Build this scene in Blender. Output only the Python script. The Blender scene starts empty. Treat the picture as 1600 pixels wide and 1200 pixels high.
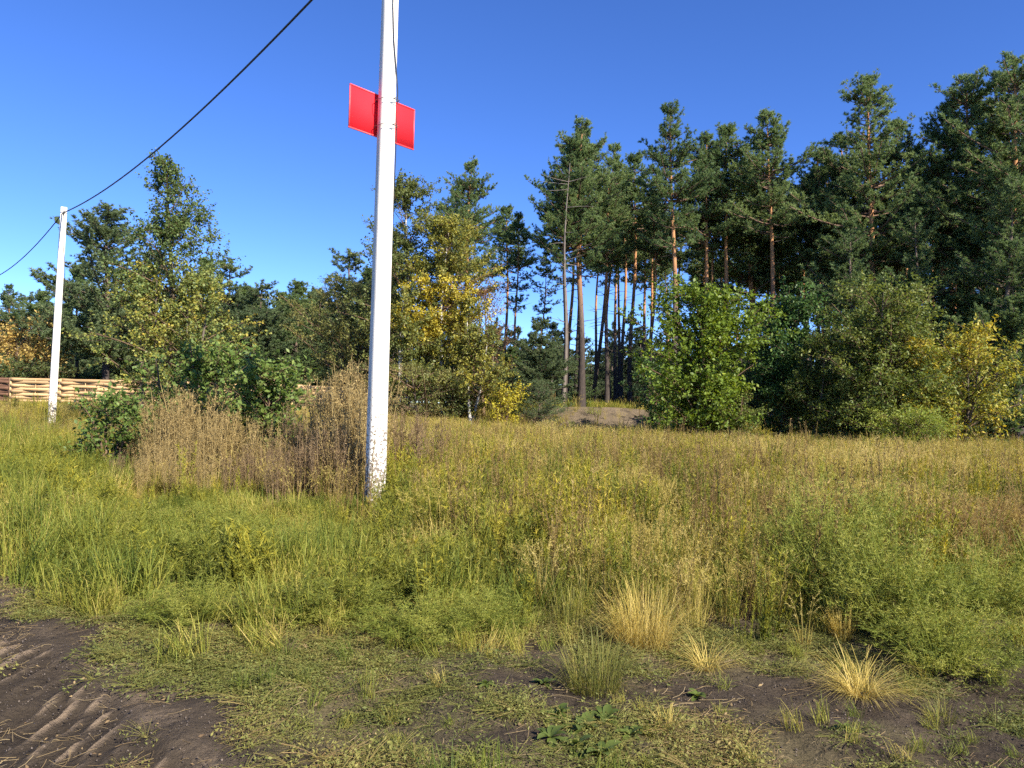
import bpy, math, random
import numpy as np
from mathutils import Matrix, Vector

# ------------------------------------------------------------------ camera, sky, sun, exposure
SC = bpy.context.scene
COL = SC.collection
R = math.radians
F_PX, PITCH, ROLL, CAM_H = 1200.0, R(1.53), R(1.5), 1.62     # focal length in px of a 1600 px wide picture
fwd = np.array([0, math.cos(PITCH), math.sin(PITCH)])
_up = np.array([0, -math.sin(PITCH), math.cos(PITCH)])
_rt = np.array([1.0, 0, 0])
upv = math.cos(ROLL) * _up - math.sin(ROLL) * _rt
rtv = math.cos(ROLL) * _rt + math.sin(ROLL) * _up
CAM = np.array([0.0, 0.0, CAM_H])
cd = bpy.data.cameras.new('camera')
cd.sensor_width = 36.0
cd.lens = 36.0 * F_PX / 1600.0
cd.clip_start, cd.clip_end = 0.05, 3000.0
cam = bpy.data.objects.new('camera', cd)
COL.objects.link(cam)
M = Matrix(((rtv[0], upv[0], -fwd[0], 0), (rtv[1], upv[1], -fwd[1], 0), (rtv[2], upv[2], -fwd[2], CAM_H), (0, 0, 0, 1)))
cam.matrix_world = M
SC.camera = cam

SUN_AZ, SUN_EL = 137.0, 36.0        # compass style: degrees clockwise from +Y (the view direction), so behind right
w = bpy.data.worlds.new('World')
SC.world = w
w.use_nodes = True
nt = w.node_tree
nt.nodes.clear()
sky = nt.nodes.new('ShaderNodeTexSky')
sky.sky_type = 'NISHITA'
sky.sun_disc = False
sky.sun_elevation = R(SUN_EL)
sky.sun_rotation = R(SUN_AZ)
sky.altitude = 150.0
sky.air_density, sky.dust_density, sky.ozone_density = 0.6, 0.0, 5.0
hs = nt.nodes.new('ShaderNodeHueSaturation')
hs.inputs['Hue'].default_value = 0.512
hs.inputs['Saturation'].default_value = 1.15
bg = nt.nodes.new('ShaderNodeBackground')
bg.inputs['Strength'].default_value = 0.116
wo = nt.nodes.new('ShaderNodeOutputWorld')
nt.links.new(sky.outputs[0], hs.inputs['Color'])
nt.links.new(hs.outputs[0], bg.inputs['Color'])
nt.links.new(bg.outputs[0], wo.inputs['Surface'])

sd = bpy.data.lights.new('sun', 'SUN')
sd.energy = 5.0
sd.angle = R(0.53)
sd.color = (1.0, 0.92, 0.79)
sun = bpy.data.objects.new('sun', sd)
COL.objects.link(sun)
sdir = Vector((math.sin(R(SUN_AZ)) * math.cos(R(SUN_EL)), math.cos(R(SUN_AZ)) * math.cos(R(SUN_EL)), math.sin(R(SUN_EL))))
sun.rotation_euler = sdir.to_track_quat('Z', 'Y').to_euler()
sun.location = sdir * 50

SC.view_settings.view_transform = 'Standard'
SC.view_settings.look = 'None'
SC.view_settings.gamma = 1.0
SC.view_settings.exposure = 1.3
SC.view_settings.use_curve_mapping = False
SC.render.engine = 'CYCLES'
cy = SC.cycles
cy.max_bounces, cy.diffuse_bounces, cy.glossy_bounces, cy.transmission_bounces, cy.transparent_max_bounces = 5, 3, 2, 3, 4
cy.use_adaptive_sampling = True
cy.adaptive_threshold = 0.02
cy.use_denoising = False
cy.caustics_reflective = cy.caustics_refractive = False

# ------------------------------------------------------------------ small maths
rng = np.random.default_rng(20)

def sstep(a, b, x):
    t = np.clip((x - a) / (b - a), 0, 1)
    return t * t * (3 - 2 * t)

def _hash(ix, iy, s):
    n = (ix.astype(np.int64) * 374761393 + iy.astype(np.int64) * 668265263 + s * 974634777) & 0x7fffffff
    n = ((n ^ (n >> 13)) * 1274126177) & 0x7fffffff
    return ((n ^ (n >> 16)) & 0xffff) / 65535.0

def noise(x, y, s=0):
    x = np.asarray(x, float); y = np.asarray(y, float)
    ix, iy = np.floor(x), np.floor(y)
    fx, fy = x - ix, y - iy
    fx = fx * fx * (3 - 2 * fx); fy = fy * fy * (3 - 2 * fy)
    a, b = _hash(ix, iy, s), _hash(ix + 1, iy, s)
    c, d = _hash(ix, iy + 1, s), _hash(ix + 1, iy + 1, s)
    return (a * (1 - fx) + b * fx) * (1 - fy) + (c * (1 - fx) + d * fx) * fy

def fbm(x, y, s=0, o=4):
    v, a, t = 0, 0.5, 0
    for i in range(o):
        v = v + a * noise(x * 2 ** i + 17.3 * i, y * 2 ** i - 9.1 * i, s + i)
        t += a; a *= 0.5
    return v / t

ROAD_T = np.array([-0.70, 0.714])            # the track runs off to the left, along the poles
ROAD_N = np.array([0.714, 0.70])

def road_c(x, y):                            # distance across the track; negative = on the track
    return x * ROAD_N[0] + y * ROAD_N[1] - 1.43

def road_mask(x, y):
    return sstep(0.32, -0.22, road_c(x, y) + (fbm(x * 1.6, y * 1.6, 3) - 0.5) * 1.1)

def hgt(x, y):
    x = np.asarray(x, float); y = np.asarray(y, float)
    h = 0.25 * sstep(12, 42, y) * sstep(25, -10, x) + .38 * sstep(14, 34, y) * sstep(-2, -14, x)
    h = h + (fbm(x * 0.12, y * 0.12, 1, 3) - 0.5) * 0.3 * sstep(6, 20, y)
    bank = 1.45 * sstep(37.0, 41.5, y + (fbm(x * .4, y * .4, 5) - .5) * 1.5) * np.exp(-((x - 5.5) / 9.0) ** 2) * sstep(120, 70, y)
    h = h + bank
    near = sstep(14, 7, y) * sstep(1.0, 2.2, y)
    h = h + near * (fbm(x * 1.3, y * 1.3, 7, 4) - 0.5) * 0.16
    h = h + near * (fbm(x * 7, y * 7, 11, 3) - 0.5) * 0.035
    # ruts and lug prints of a tractor tyre in the track
    m = road_mask(x, y) * near
    s = x * ROAD_T[0] + y * ROAD_T[1]
    c = road_c(x, y)
    band = sstep(-0.02, -0.10, c) * sstep(-1.6, -0.9, c)
    wob = (fbm(x * 3, y * 3, 21, 2) - 0.5) * 0.06
    ph = ((x + 0.06 * y + wob) / 0.13) % 1.0
    lug = sstep(0.0, 0.14, ph) * sstep(0.40, 0.22, ph)
    wear = 0.35 + 0.9 * sstep(0.35, 0.62, fbm(x * 1.9, y * 1.9, 31, 3))
    h = h + m * (band * (lug * 0.026 * wear - 0.03) - 0.02 + 0.012 * np.exp(-((c - .06) / .09) ** 2))
    return h

def lugmask(x, y):
    m = road_mask(x, y)
    s = x * ROAD_T[0] + y * ROAD_T[1]
    c = road_c(x, y)
    band = sstep(-0.02, -0.10, c) * sstep(-1.6, -0.9, c)
    wob = (fbm(x * 3, y * 3, 21, 2) - 0.5) * 0.06
    ph = ((x + 0.06 * y + wob) / 0.13) % 1.0
    lug = sstep(0.0, 0.14, ph) * sstep(0.40, 0.22, ph)
    lug = lug * (.3 + .9 * sstep(0.35, 0.62, fbm(x * 1.9, y * 1.9, 31, 3)))
    return m * (band * lug + .45 * fbm(x * 4, y * 4, 9, 3) * np.exp(-((c - .06) / .12) ** 2) + (1 - band) * 0.35 * fbm(x * 5, y * 5, 8, 3))

def ray(px, py):
    u, v = px - 800.0, 600.0 - py
    return fwd * F_PX + rtv * u + upv * v

def at(px, py, d):                           # the point at depth y = d seen at a photo pixel
    r = ray(px, py)
    return CAM + r * (d / r[1])

def G(px, py):                               # ground point seen at a photo pixel
    r = ray(px, py); z = 0.0
    for _ in range(6):
        t = (z - CAM[2]) / min(r[2], -1e-3)
        p = CAM + r * t
        z = float(hgt(p[0], p[1]))
    return p

def project(x, y, z):
    q = np.stack([x, y, z], -1) - CAM
    dep = q @ fwd
    return 800 + F_PX * (q @ rtv) / dep, 600 - F_PX * (q @ upv) / dep

def unit(v):
    return v / np.maximum(np.linalg.norm(v, axis=-1, keepdims=True), 1e-9)

def rand_unit(n, g):
    return unit(g.normal(size=(n, 3)))

# ------------------------------------------------------------------ mesh building
class MB:
    def __init__(s):
        s.V, s.F, s.T, s.M, s.G, s.n = [], [], [], [], [], 0
    def add(s, V, Fc, tint=0.5, mat=0, grp=0):
        V = np.asarray(V, np.float32).reshape(-1, 3); Fc = np.asarray(Fc, np.int64).reshape(-1, 3)
        s.V.append(V); s.F.append(Fc + s.n)
        s.T.append(np.broadcast_to(np.asarray(tint, np.float32), (len(V),)).astype(np.float32))
        s.M.append(np.full(len(Fc), mat, np.int32)); s.G.append(np.full(len(Fc), grp, np.int32))
        s.n += len(V)
        return s
    def arrays(s):
        return np.concatenate(s.V), np.concatenate(s.F), np.concatenate(s.T), np.concatenate(s.M), np.concatenate(s.G)
    def mesh(s, name, mats, smooth=False, extra=None):
        V, Fc, T, Mi, Gi = s.arrays()
        me = bpy.data.meshes.new(name)
        ne = 0 if extra is None else len(extra['pos'])
        VV = V if not ne else np.concatenate([V, extra['pos'].astype(np.float32)])
        me.vertices.add(len(VV)); me.vertices.foreach_set('co', VV.ravel())
        me.loops.add(len(Fc) * 3); me.loops.foreach_set('vertex_index', Fc.astype(np.int32).ravel())
        me.polygons.add(len(Fc))
        me.polygons.foreach_set('loop_start', np.arange(0, len(Fc) * 3, 3, dtype=np.int32))
        me.polygons.foreach_set('material_index', Mi)
        if smooth:
            me.polygons.foreach_set('use_smooth', np.ones(len(Fc), bool))
        a = me.attributes.new('tint', 'FLOAT', 'POINT')
        a.data.foreach_set('value', np.concatenate([T, np.zeros(ne, np.float32)]))
        if ne:
            z = np.zeros(len(V), np.float32)
            me.attributes.new('is_pt', 'BOOLEAN', 'POINT').data.foreach_set('value', np.concatenate([z > 1, np.ones(ne, bool)]))
            me.attributes.new('idx', 'INT', 'POINT').data.foreach_set('value', np.concatenate([z.astype(np.int32), extra['idx'].astype(np.int32)]))
            me.attributes.new('itint', 'FLOAT', 'POINT').data.foreach_set('value', np.concatenate([z, extra['itint'].astype(np.float32)]))
            me.attributes.new('rot', 'FLOAT_VECTOR', 'POINT').data.foreach_set('vector', np.concatenate([np.zeros((len(V), 3)), extra['rot']]).astype(np.float32).ravel())
            me.attributes.new('scl', 'FLOAT_VECTOR', 'POINT').data.foreach_set('vector', np.concatenate([np.ones((len(V), 3)), extra['scl']]).astype(np.float32).ravel())
            me.attributes.new('grp', 'INT', 'FACE').data.foreach_set('value', Gi)
        for m in mats:
            me.materials.append(m)
        me.update(calc_edges=True)
        return me

def obj(name, me, parent=None, loc=None):
    o = bpy.data.objects.new(name, me)
    COL.objects.link(o)
    if parent is not None:
        o.parent = parent
    if loc is not None:
        o.location = loc
    return o

def tag(o, label=None, cat=None, group=None, kind=None):
    if label: o['label'] = label
    if cat: o['category'] = cat
    if group: o['group'] = group
    if kind: o['kind'] = kind
    return o

def thing(name, loc, label, cat, group=None, rz=0.0, s=1.0):
    o = bpy.data.objects.new(name, None)
    COL.objects.link(o)
    o.empty_display_size = 0.3
    o.location = loc; o.rotation_euler = (0, 0, rz); o.scale = (s, s, s) if np.isscalar(s) else s
    return tag(o, label, cat, group)

def tubes(P, Rr, sides=4, tint=0.5):
    """P (n,k,3) polylines, Rr (n,k) radii -> V, F, tint"""
    P = np.asarray(P, float); n, k, _ = P.shape
    T = np.gradient(P, axis=1); T = unit(T)
    ref = np.where(np.abs(T[..., 2:3]) > 0.9, np.array([1.0, 0, 0]), np.array([0, 0, 1.0]))
    A = unit(np.cross(T, ref)); B = np.cross(T, A)
    an = np.arange(sides) * 2 * math.pi / sides
    V = P[:, :, None, :] + Rr[:, :, None, None] * (np.cos(an)[None, None, :, None] * A[:, :, None, :] + np.sin(an)[None, None, :, None] * B[:, :, None, :])
    idx = np.arange(n * k * sides).reshape(n, k, sides)
    a = idx[:, :-1, :]; b = np.roll(a, -1, axis=2); c = idx[:, 1:, :]; d = np.roll(c, -1, axis=2)
    Fc = np.concatenate([np.stack([a, b, d], -1).reshape(-1, 3), np.stack([a, d, c], -1).reshape(-1, 3)])
    return V.reshape(-1, 3), Fc, np.broadcast_to(tint, (n * k * sides,)) if np.isscalar(tint) else np.repeat(tint, k * sides)

def needles(P, D, n, ln, wd, spread, g, tint):
    """n thin triangles at each tuft P pointing around D"""
    m = len(P)
    P = np.repeat(P, n, 0); D = np.repeat(D, n, 0); t = np.repeat(tint, n)
    d = unit(D + rand_unit(m * n, g) * spread)
    s = unit(np.cross(d, rand_unit(m * n, g)))
    L = ln * g.uniform(0.7, 1.25, (m * n, 1)); W = wd * g.uniform(0.7, 1.2, (m * n, 1))
    V = np.stack([P - s * W / 2, P + s * W / 2, P + d * L], 1)
    return V.reshape(-1, 3), np.arange(m * n * 3).reshape(-1, 3), np.repeat(t + g.uniform(-.2, .2, m * n), 3)

def leaves(P, g, size, aspect=0.6, up=0.6, droop=0.3, tint=0.5, out=None):
    """folded four-corner leaves"""
    m = len(P)
    N = unit(rand_unit(m, g) + np.array([0, 0, up * 1.6]))
    D = rand_unit(m, g) - np.array([0, 0, droop])
    if out is not None: D = D + out
    D = unit(D - N * (D * N).sum(1, keepdims=True))
    S = np.cross(N, D)
    L = size * g.uniform(0.45, 1.45, (m, 1)); W = L * aspect * 0.5 * g.uniform(.75, 1.2, (m, 1))
    mid = P + D * L * 0.45 + N * L * 0.08
    V = np.stack([P, mid + S * W, P + D * L, mid - S * W], 1).reshape(-1, 3)
    # raise the sides a little so each leaf is folded on its midrib
    i = np.arange(m) * 4
    Fc = np.concatenate([np.stack([i, i + 1, i + 2], 1), np.stack([i, i + 2, i + 3], 1)])
    t = np.broadcast_to(tint, (m,)) + g.uniform(-.1, .1, m)
    return V, Fc, np.repeat(t, 4)

def blades(P, az, H, lean, W, g, tint, bend=1.0, up0=None):
    """arched grass blades of two segments"""
    n = len(P)
    d = np.stack([np.cos(az), np.sin(az), np.zeros(n)], 1); s = np.stack([-np.sin(az + g.uniform(-.8, .8, n)), np.cos(az), np.zeros(n)], 1)
    s = unit(s)
    z = np.array([0, 0, 1.0])
    H = (H / np.sqrt(1 + .7 * lean ** 2))[:, None]; ln = lean[:, None]; W = np.broadcast_to(W, (n,))[:, None]
    p1 = P + z * H * 0.5 + d * H * ln * 0.28
    p2 = P + z * H * 0.82 + d * H * ln * 0.62
    p3 = P + z * H * (1.0 - 0.25 * np.clip(ln, 0, 1.6) * bend) + d * H * ln * 1.0
    V = np.stack([P - s * W / 2, P + s * W / 2, p1 - s * W / 2, p1 + s * W / 2, p2 - s * W * .36, p2 + s * W * .36, p3], 1).reshape(-1, 3)
    i = (np.arange(n) * 7)[:, None]
    Fc = np.concatenate([i + np.array(f) for f in ([0, 1, 3], [0, 3, 2], [2, 3, 5], [2, 5, 4], [4, 5, 6])])
    return V, Fc, np.repeat(np.broadcast_to(tint, (n,)) + g.uniform(-.26, .26, n), 7)

def bezier(a, b, c, k):
    t = np.linspace(0, 1, k)[None, :, None]
    return (1 - t) ** 2 * a[:, None] + 2 * t * (1 - t) * b[:, None] + t ** 2 * c[:, None]

# ------------------------------------------------------------------ materials
def new_mat(name):
    m = bpy.data.materials.new(name); m.use_nodes = True
    m.node_tree.nodes.clear()
    return m, m.node_tree.nodes, m.node_tree.links

def ramp(N, stops):
    r = N.new('ShaderNodeValToRGB')
    while len(r.color_ramp.elements) < len(stops):
        r.color_ramp.elements.new(0.5)
    for e, (p, c) in zip(r.color_ramp.elements, stops):
        e.position = p; e.color = (*c, 1)
    return r

def leaf_mat(name, stops, trans=0.35, rough=0.55, spec=0.25, var=0.25, inst=False, objvar=0.0, huevar=0.02):
    m, N, L = new_mat(name)
    at_ = N.new('ShaderNodeAttribute'); at_.attribute_name = 'tint'
    fac = at_.outputs['Fac']
    if inst:
        ai = N.new('ShaderNodeAttribute'); ai.attribute_type = 'INSTANCER'; ai.attribute_name = 'itint'
        ad = N.new('ShaderNodeMath'); ad.operation = 'ADD'
        L.new(fac, ad.inputs[0]); L.new(ai.outputs['Fac'], ad.inputs[1]); fac = ad.outputs[0]
    elif objvar:
        oi = N.new('ShaderNodeObjectInfo')
        ma = N.new('ShaderNodeMath'); ma.operation = 'MULTIPLY_ADD'
        ma.inputs[1].default_value = objvar; L.new(oi.outputs['Random'], ma.inputs[0]); L.new(fac, ma.inputs[2]); fac = ma.outputs[0]
    r = ramp(N, stops); L.new(fac, r.inputs[0])
    col = r.outputs[0]
    p = N.new('ShaderNodeBsdfPrincipled'); p.inputs['Roughness'].default_value = rough
    p.inputs['Specular IOR Level'].default_value = spec
    t = N.new('ShaderNodeBsdfTranslucent')
    hs_ = N.new('ShaderNodeHueSaturation'); hs_.inputs['Hue'].default_value = 0.485; hs_.inputs['Saturation'].default_value = 1.1; hs_.inputs['Value'].default_value = 1.25
    L.new(col, hs_.inputs['Color']); L.new(hs_.outputs[0], t.inputs['Color'])
    L.new(col, p.inputs['Base Color'])
    mx = N.new('ShaderNodeMixShader'); mx.inputs[0].default_value = trans
    L.new(p.outputs[0], mx.inputs[1]); L.new(t.outputs[0], mx.inputs[2])
    o = N.new('ShaderNodeOutputMaterial'); L.new(mx.outputs[0], o.inputs['Surface'])
    return m

def solid_mat(name, col, rough=0.7, spec=0.3, var=0.3, scale=6.0, col2=None, bump=0.0, metal=0.0, stretch=(1, 1, 1), detail=6, objvar=0.0):
    m, N, L = new_mat(name)
    tc = N.new('ShaderNodeTexCoord'); mp = N.new('ShaderNodeMapping'); mp.inputs['Scale'].default_value = stretch
    L.new(tc.outputs['Object'], mp.inputs['Vector'])
    nz = N.new('ShaderNodeTexNoise'); nz.inputs['Scale'].default_value = scale; nz.inputs['Detail'].default_value = detail; nz.inputs['Roughness'].default_value = 0.65
    L.new(mp.outputs[0], nz.inputs['Vector'])
    c2 = col2 if col2 else tuple(c * (1 - var) for c in col)
    r = ramp(N, [(0.32, c2), (0.68, col)]); L.new(nz.outputs['Fac'], r.inputs[0])
    p = N.new('ShaderNodeBsdfPrincipled'); p.inputs['Roughness'].default_value = rough; p.inputs['Specular IOR Level'].default_value = spec; p.inputs['Metallic'].default_value = metal
    if objvar:
        oi = N.new('ShaderNodeObjectInfo'); mr = N.new('ShaderNodeMapRange'); mr.inputs['To Min'].default_value = 1 - objvar; mr.inputs['To Max'].default_value = 1.05
        L.new(oi.outputs['Random'], mr.inputs['Value'])
        hv = N.new('ShaderNodeHueSaturation'); L.new(mr.outputs[0], hv.inputs['Value']); L.new(r.outputs[0], hv.inputs['Color']); L.new(hv.outputs[0], p.inputs['Base Color'])
    else:
        L.new(r.outputs[0], p.inputs['Base Color'])
    if bump:
        b = N.new('ShaderNodeBump'); b.inputs['Strength'].default_value = bump; b.inputs['Distance'].default_value = 0.02
        L.new(nz.outputs['Fac'], b.inputs['Height']); L.new(b.outputs[0], p.inputs['Normal'])
    o = N.new('ShaderNodeOutputMaterial'); L.new(p.outputs[0], o.inputs['Surface'])
    return m

def pine_bark():
    m, N, L = new_mat('pine_bark')
    a = N.new('ShaderNodeAttribute'); a.attribute_name = 'tint'          # 0 grey plated bark low down, 1 orange flaking bark higher up
    tc = N.new('ShaderNodeTexCoord'); mp = N.new('ShaderNodeMapping'); mp.inputs['Scale'].default_value = (5, 5, 1.3)
    L.new(tc.outputs['Object'], mp.inputs['Vector'])
    nz = N.new('ShaderNodeTexNoise'); nz.inputs['Scale'].default_value = 2.2; nz.inputs['Detail'].default_value = 7; nz.inputs['Roughness'].default_value = .7
    L.new(mp.outputs[0], nz.inputs['Vector'])
    ad = N.new('ShaderNodeMath'); ad.operation = 'MULTIPLY_ADD'; ad.inputs[1].default_value = 0.7; L.new(nz.outputs['Fac'], ad.inputs[0])
    sb = N.new('ShaderNodeMath'); sb.operation = 'SUBTRACT'; sb.inputs[1].default_value = 0.35
    L.new(a.outputs['Fac'], sb.inputs[0]); L.new(sb.outputs[0], ad.inputs[2])
    r = ramp(N, [(0.0, (0.05, 0.04, 0.035)), (0.25, (0.13, 0.10, 0.08)), (0.5, (0.22, 0.12, 0.07)), (0.75, (0.40, 0.20, 0.09)), (1.0, (0.46, 0.26, 0.12))])
    L.new(ad.outputs[0], r.inputs[0])
    p = N.new('ShaderNodeBsdfPrincipled'); p.inputs['Roughness'].default_value = .85; p.inputs['Specular IOR Level'].default_value = .15
    L.new(r.outputs[0], p.inputs['Base Color'])
    b = N.new('ShaderNodeBump'); b.inputs['Strength'].default_value = .8; b.inputs['Distance'].default_value = .04
    L.new(nz.outputs['Fac'], b.inputs['Height']); L.new(b.outputs[0], p.inputs['Normal'])
    o = N.new('ShaderNodeOutputMaterial'); L.new(p.outputs[0], o.inputs['Surface'])
    return m

MAT = {}
MAT['bark'] = pine_bark()
MAT['needle'] = leaf_mat('pine_needles', [(0, (0.058, 0.098, 0.038)), (0.5, (0.130, 0.195, 0.072)), (1, (0.23, 0.29, 0.10))], .36, .55, .25, objvar=.22)
MAT['needle_blue'] = leaf_mat('bluish_pine_needles', [(0, (0.060, 0.092, 0.046)), (0.5, (0.125, 0.172, 0.076)), (1, (0.21, 0.255, 0.112))], .36, .55, .25, objvar=.15)
MAT['greybark'] = solid_mat('grey_brown_bark', (0.16, 0.13, 0.10), .85, .15, .5, 9, bump=.4, stretch=(1, 1, .4))
MAT['deadwood'] = solid_mat('dead_grey_wood', (0.19, 0.16, 0.135), .8, .2, .45, 9, bump=.3, stretch=(1, 1, .3))
MAT['whitebark'] = solid_mat('white_birch_bark', (0.62, 0.60, 0.54), .7, .2, .4, 5, col2=(0.12, 0.10, 0.09), bump=.2, stretch=(1, 1, 2.5))
MAT['twig'] = solid_mat('brown_twig', (0.17, 0.11, 0.07), .8, .15, .4, 20)
GREEN = {
    'poplar': [(0, (0.086, 0.132, 0.040)), (.5, (0.155, 0.207, 0.063)), (.8, (0.310, 0.299, 0.057)), (1, (0.483, 0.345, 0.052))],
    'birch': [(0, (0.085, 0.12, 0.038)), (.45, (0.165, 0.185, 0.05)), (.75, (0.36, 0.32, 0.05)), (1, (0.52, 0.43, 0.055))],
    'willow': [(0, (0.103, 0.138, 0.046)), (.5, (0.196, 0.207, 0.063)), (1, (0.345, 0.287, 0.081))],
    'maple': [(0, (0.074, 0.115, 0.019)), (.5, (0.155, 0.223, 0.030)), (.8, (0.284, 0.338, 0.047)), (1, (0.459, 0.432, 0.068))],
    'darkgreen': [(0, (0.037, 0.081, 0.025)), (.5, (0.075, 0.144, 0.037)), (1, (0.163, 0.237, 0.062))],
    'olive': [(0, (0.06, 0.09, 0.02)), (.5, (0.13, 0.17, 0.036)), (.85, (0.24, 0.25, 0.05)), (1, (0.44, 0.36, 0.055))],
    'gold': [(0, (0.11, 0.15, 0.035)), (.4, (0.25, 0.27, 0.045)), (.7, (0.50, 0.41, 0.06)), (1, (0.64, 0.48, 0.08))],
    'amber': [(0, (0.22, 0.19, 0.05)), (.5, (0.50, 0.36, 0.10)), (1, (0.66, 0.48, 0.17))],
    'lime': [(0, (0.120, 0.168, 0.030)), (.5, (0.228, 0.288, 0.048)), (1, (0.360, 0.384, 0.072))],
    'sapling': [(0, (0.065, 0.109, 0.026)), (.5, (0.138, 0.203, 0.043)), (.85, (0.290, 0.334, 0.087)), (1, (0.609, 0.566, 0.217))],
    'yellow': [(0, (0.26, 0.26, 0.03)), (.5, (0.48, 0.42, 0.045)), (1, (0.60, 0.50, 0.06))],
    'russet': [(0, (0.11, 0.06, 0.035)), (.5, (0.19, 0.105, 0.06)), (1, (0.28, 0.17, 0.09))],
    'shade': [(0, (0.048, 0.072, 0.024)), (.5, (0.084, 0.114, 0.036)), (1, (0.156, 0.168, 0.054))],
}
for k, v in GREEN.items():
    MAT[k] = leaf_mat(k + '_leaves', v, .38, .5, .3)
MAT['dryweed'] = leaf_mat('dry_weed', [(0, (0.164, 0.113, 0.047)), (.5, (0.328, 0.242, 0.099)), (1, (0.469, 0.367, 0.167))], .25, .7, .1)
MAT['feather'] = leaf_mat('feathery_green', [(0, (0.086, 0.120, 0.019)), (.5, (0.185, 0.219, 0.036)), (1, (0.344, 0.335, 0.069))], .35, .6, .2)
MAT['straw'] = leaf_mat('straw_blades', [(0, (0.252, 0.207, 0.046)), (.5, (0.486, 0.378, 0.092)), (1, (0.630, 0.504, 0.184))], .3, .6, .2)
MAT['greenblade'] = leaf_mat('green_blades', [(0, (0.086, 0.103, 0.021)), (.5, (0.172, 0.176, 0.038)), (1, (0.327, 0.275, 0.076))], .35, .55, .25)
# scattered ground plants read an extra tint from each tuft
MAT['s_field'] = leaf_mat('field_grass_blades', [(0, (0.134, 0.139, 0.026)), (.3, (0.286, 0.244, 0.050)), (.6, (0.445, 0.353, 0.097)), (1, (0.588, 0.487, 0.188))], .32, .65, .15, inst=True)
MAT['s_herb'] = leaf_mat('yellow_green_herb', [(0, (0.112, 0.129, 0.021)), (.35, (0.241, 0.237, 0.031)), (.7, (0.404, 0.344, 0.041)), (1, (0.516, 0.387, 0.069))], .35, .6, .2, inst=True)
MAT['s_brown'] = leaf_mat('brown_herb', [(0, (0.103, 0.067, 0.030)), (.5, (0.224, 0.155, 0.059)), (1, (0.361, 0.279, 0.109))], .25, .7, .1, inst=True)
MAT['s_green'] = leaf_mat('fine_green_grass', [(0, (0.084, 0.118, 0.020)), (.4, (0.181, 0.206, 0.032)), (.75, (0.311, 0.286, 0.050)), (1, (0.470, 0.370, 0.114))], .35, .6, .2, inst=True)
MAT['s_cover'] = leaf_mat('ground_cover_leaves', [(0, (0.082, 0.102, 0.026)), (.45, (0.156, 0.168, 0.042)), (.8, (0.254, 0.230, 0.066)), (1, (0.328, 0.230, 0.098))], .3, .6, .2, inst=True)
MAT['s_straw'] = leaf_mat('dead_straw', [(0, (0.148, 0.098, 0.052)), (.5, (0.295, 0.213, 0.103)), (1, (0.451, 0.353, 0.192))], .15, .7, .15, inst=True)
MAT['s_soil'] = leaf_mat('soil_crumbs', [(0, (0.045, 0.038, 0.034)), (.5, (0.085, 0.07, 0.06)), (1, (0.16, 0.13, 0.105))], 0.0, .9, .05, inst=True)

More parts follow.
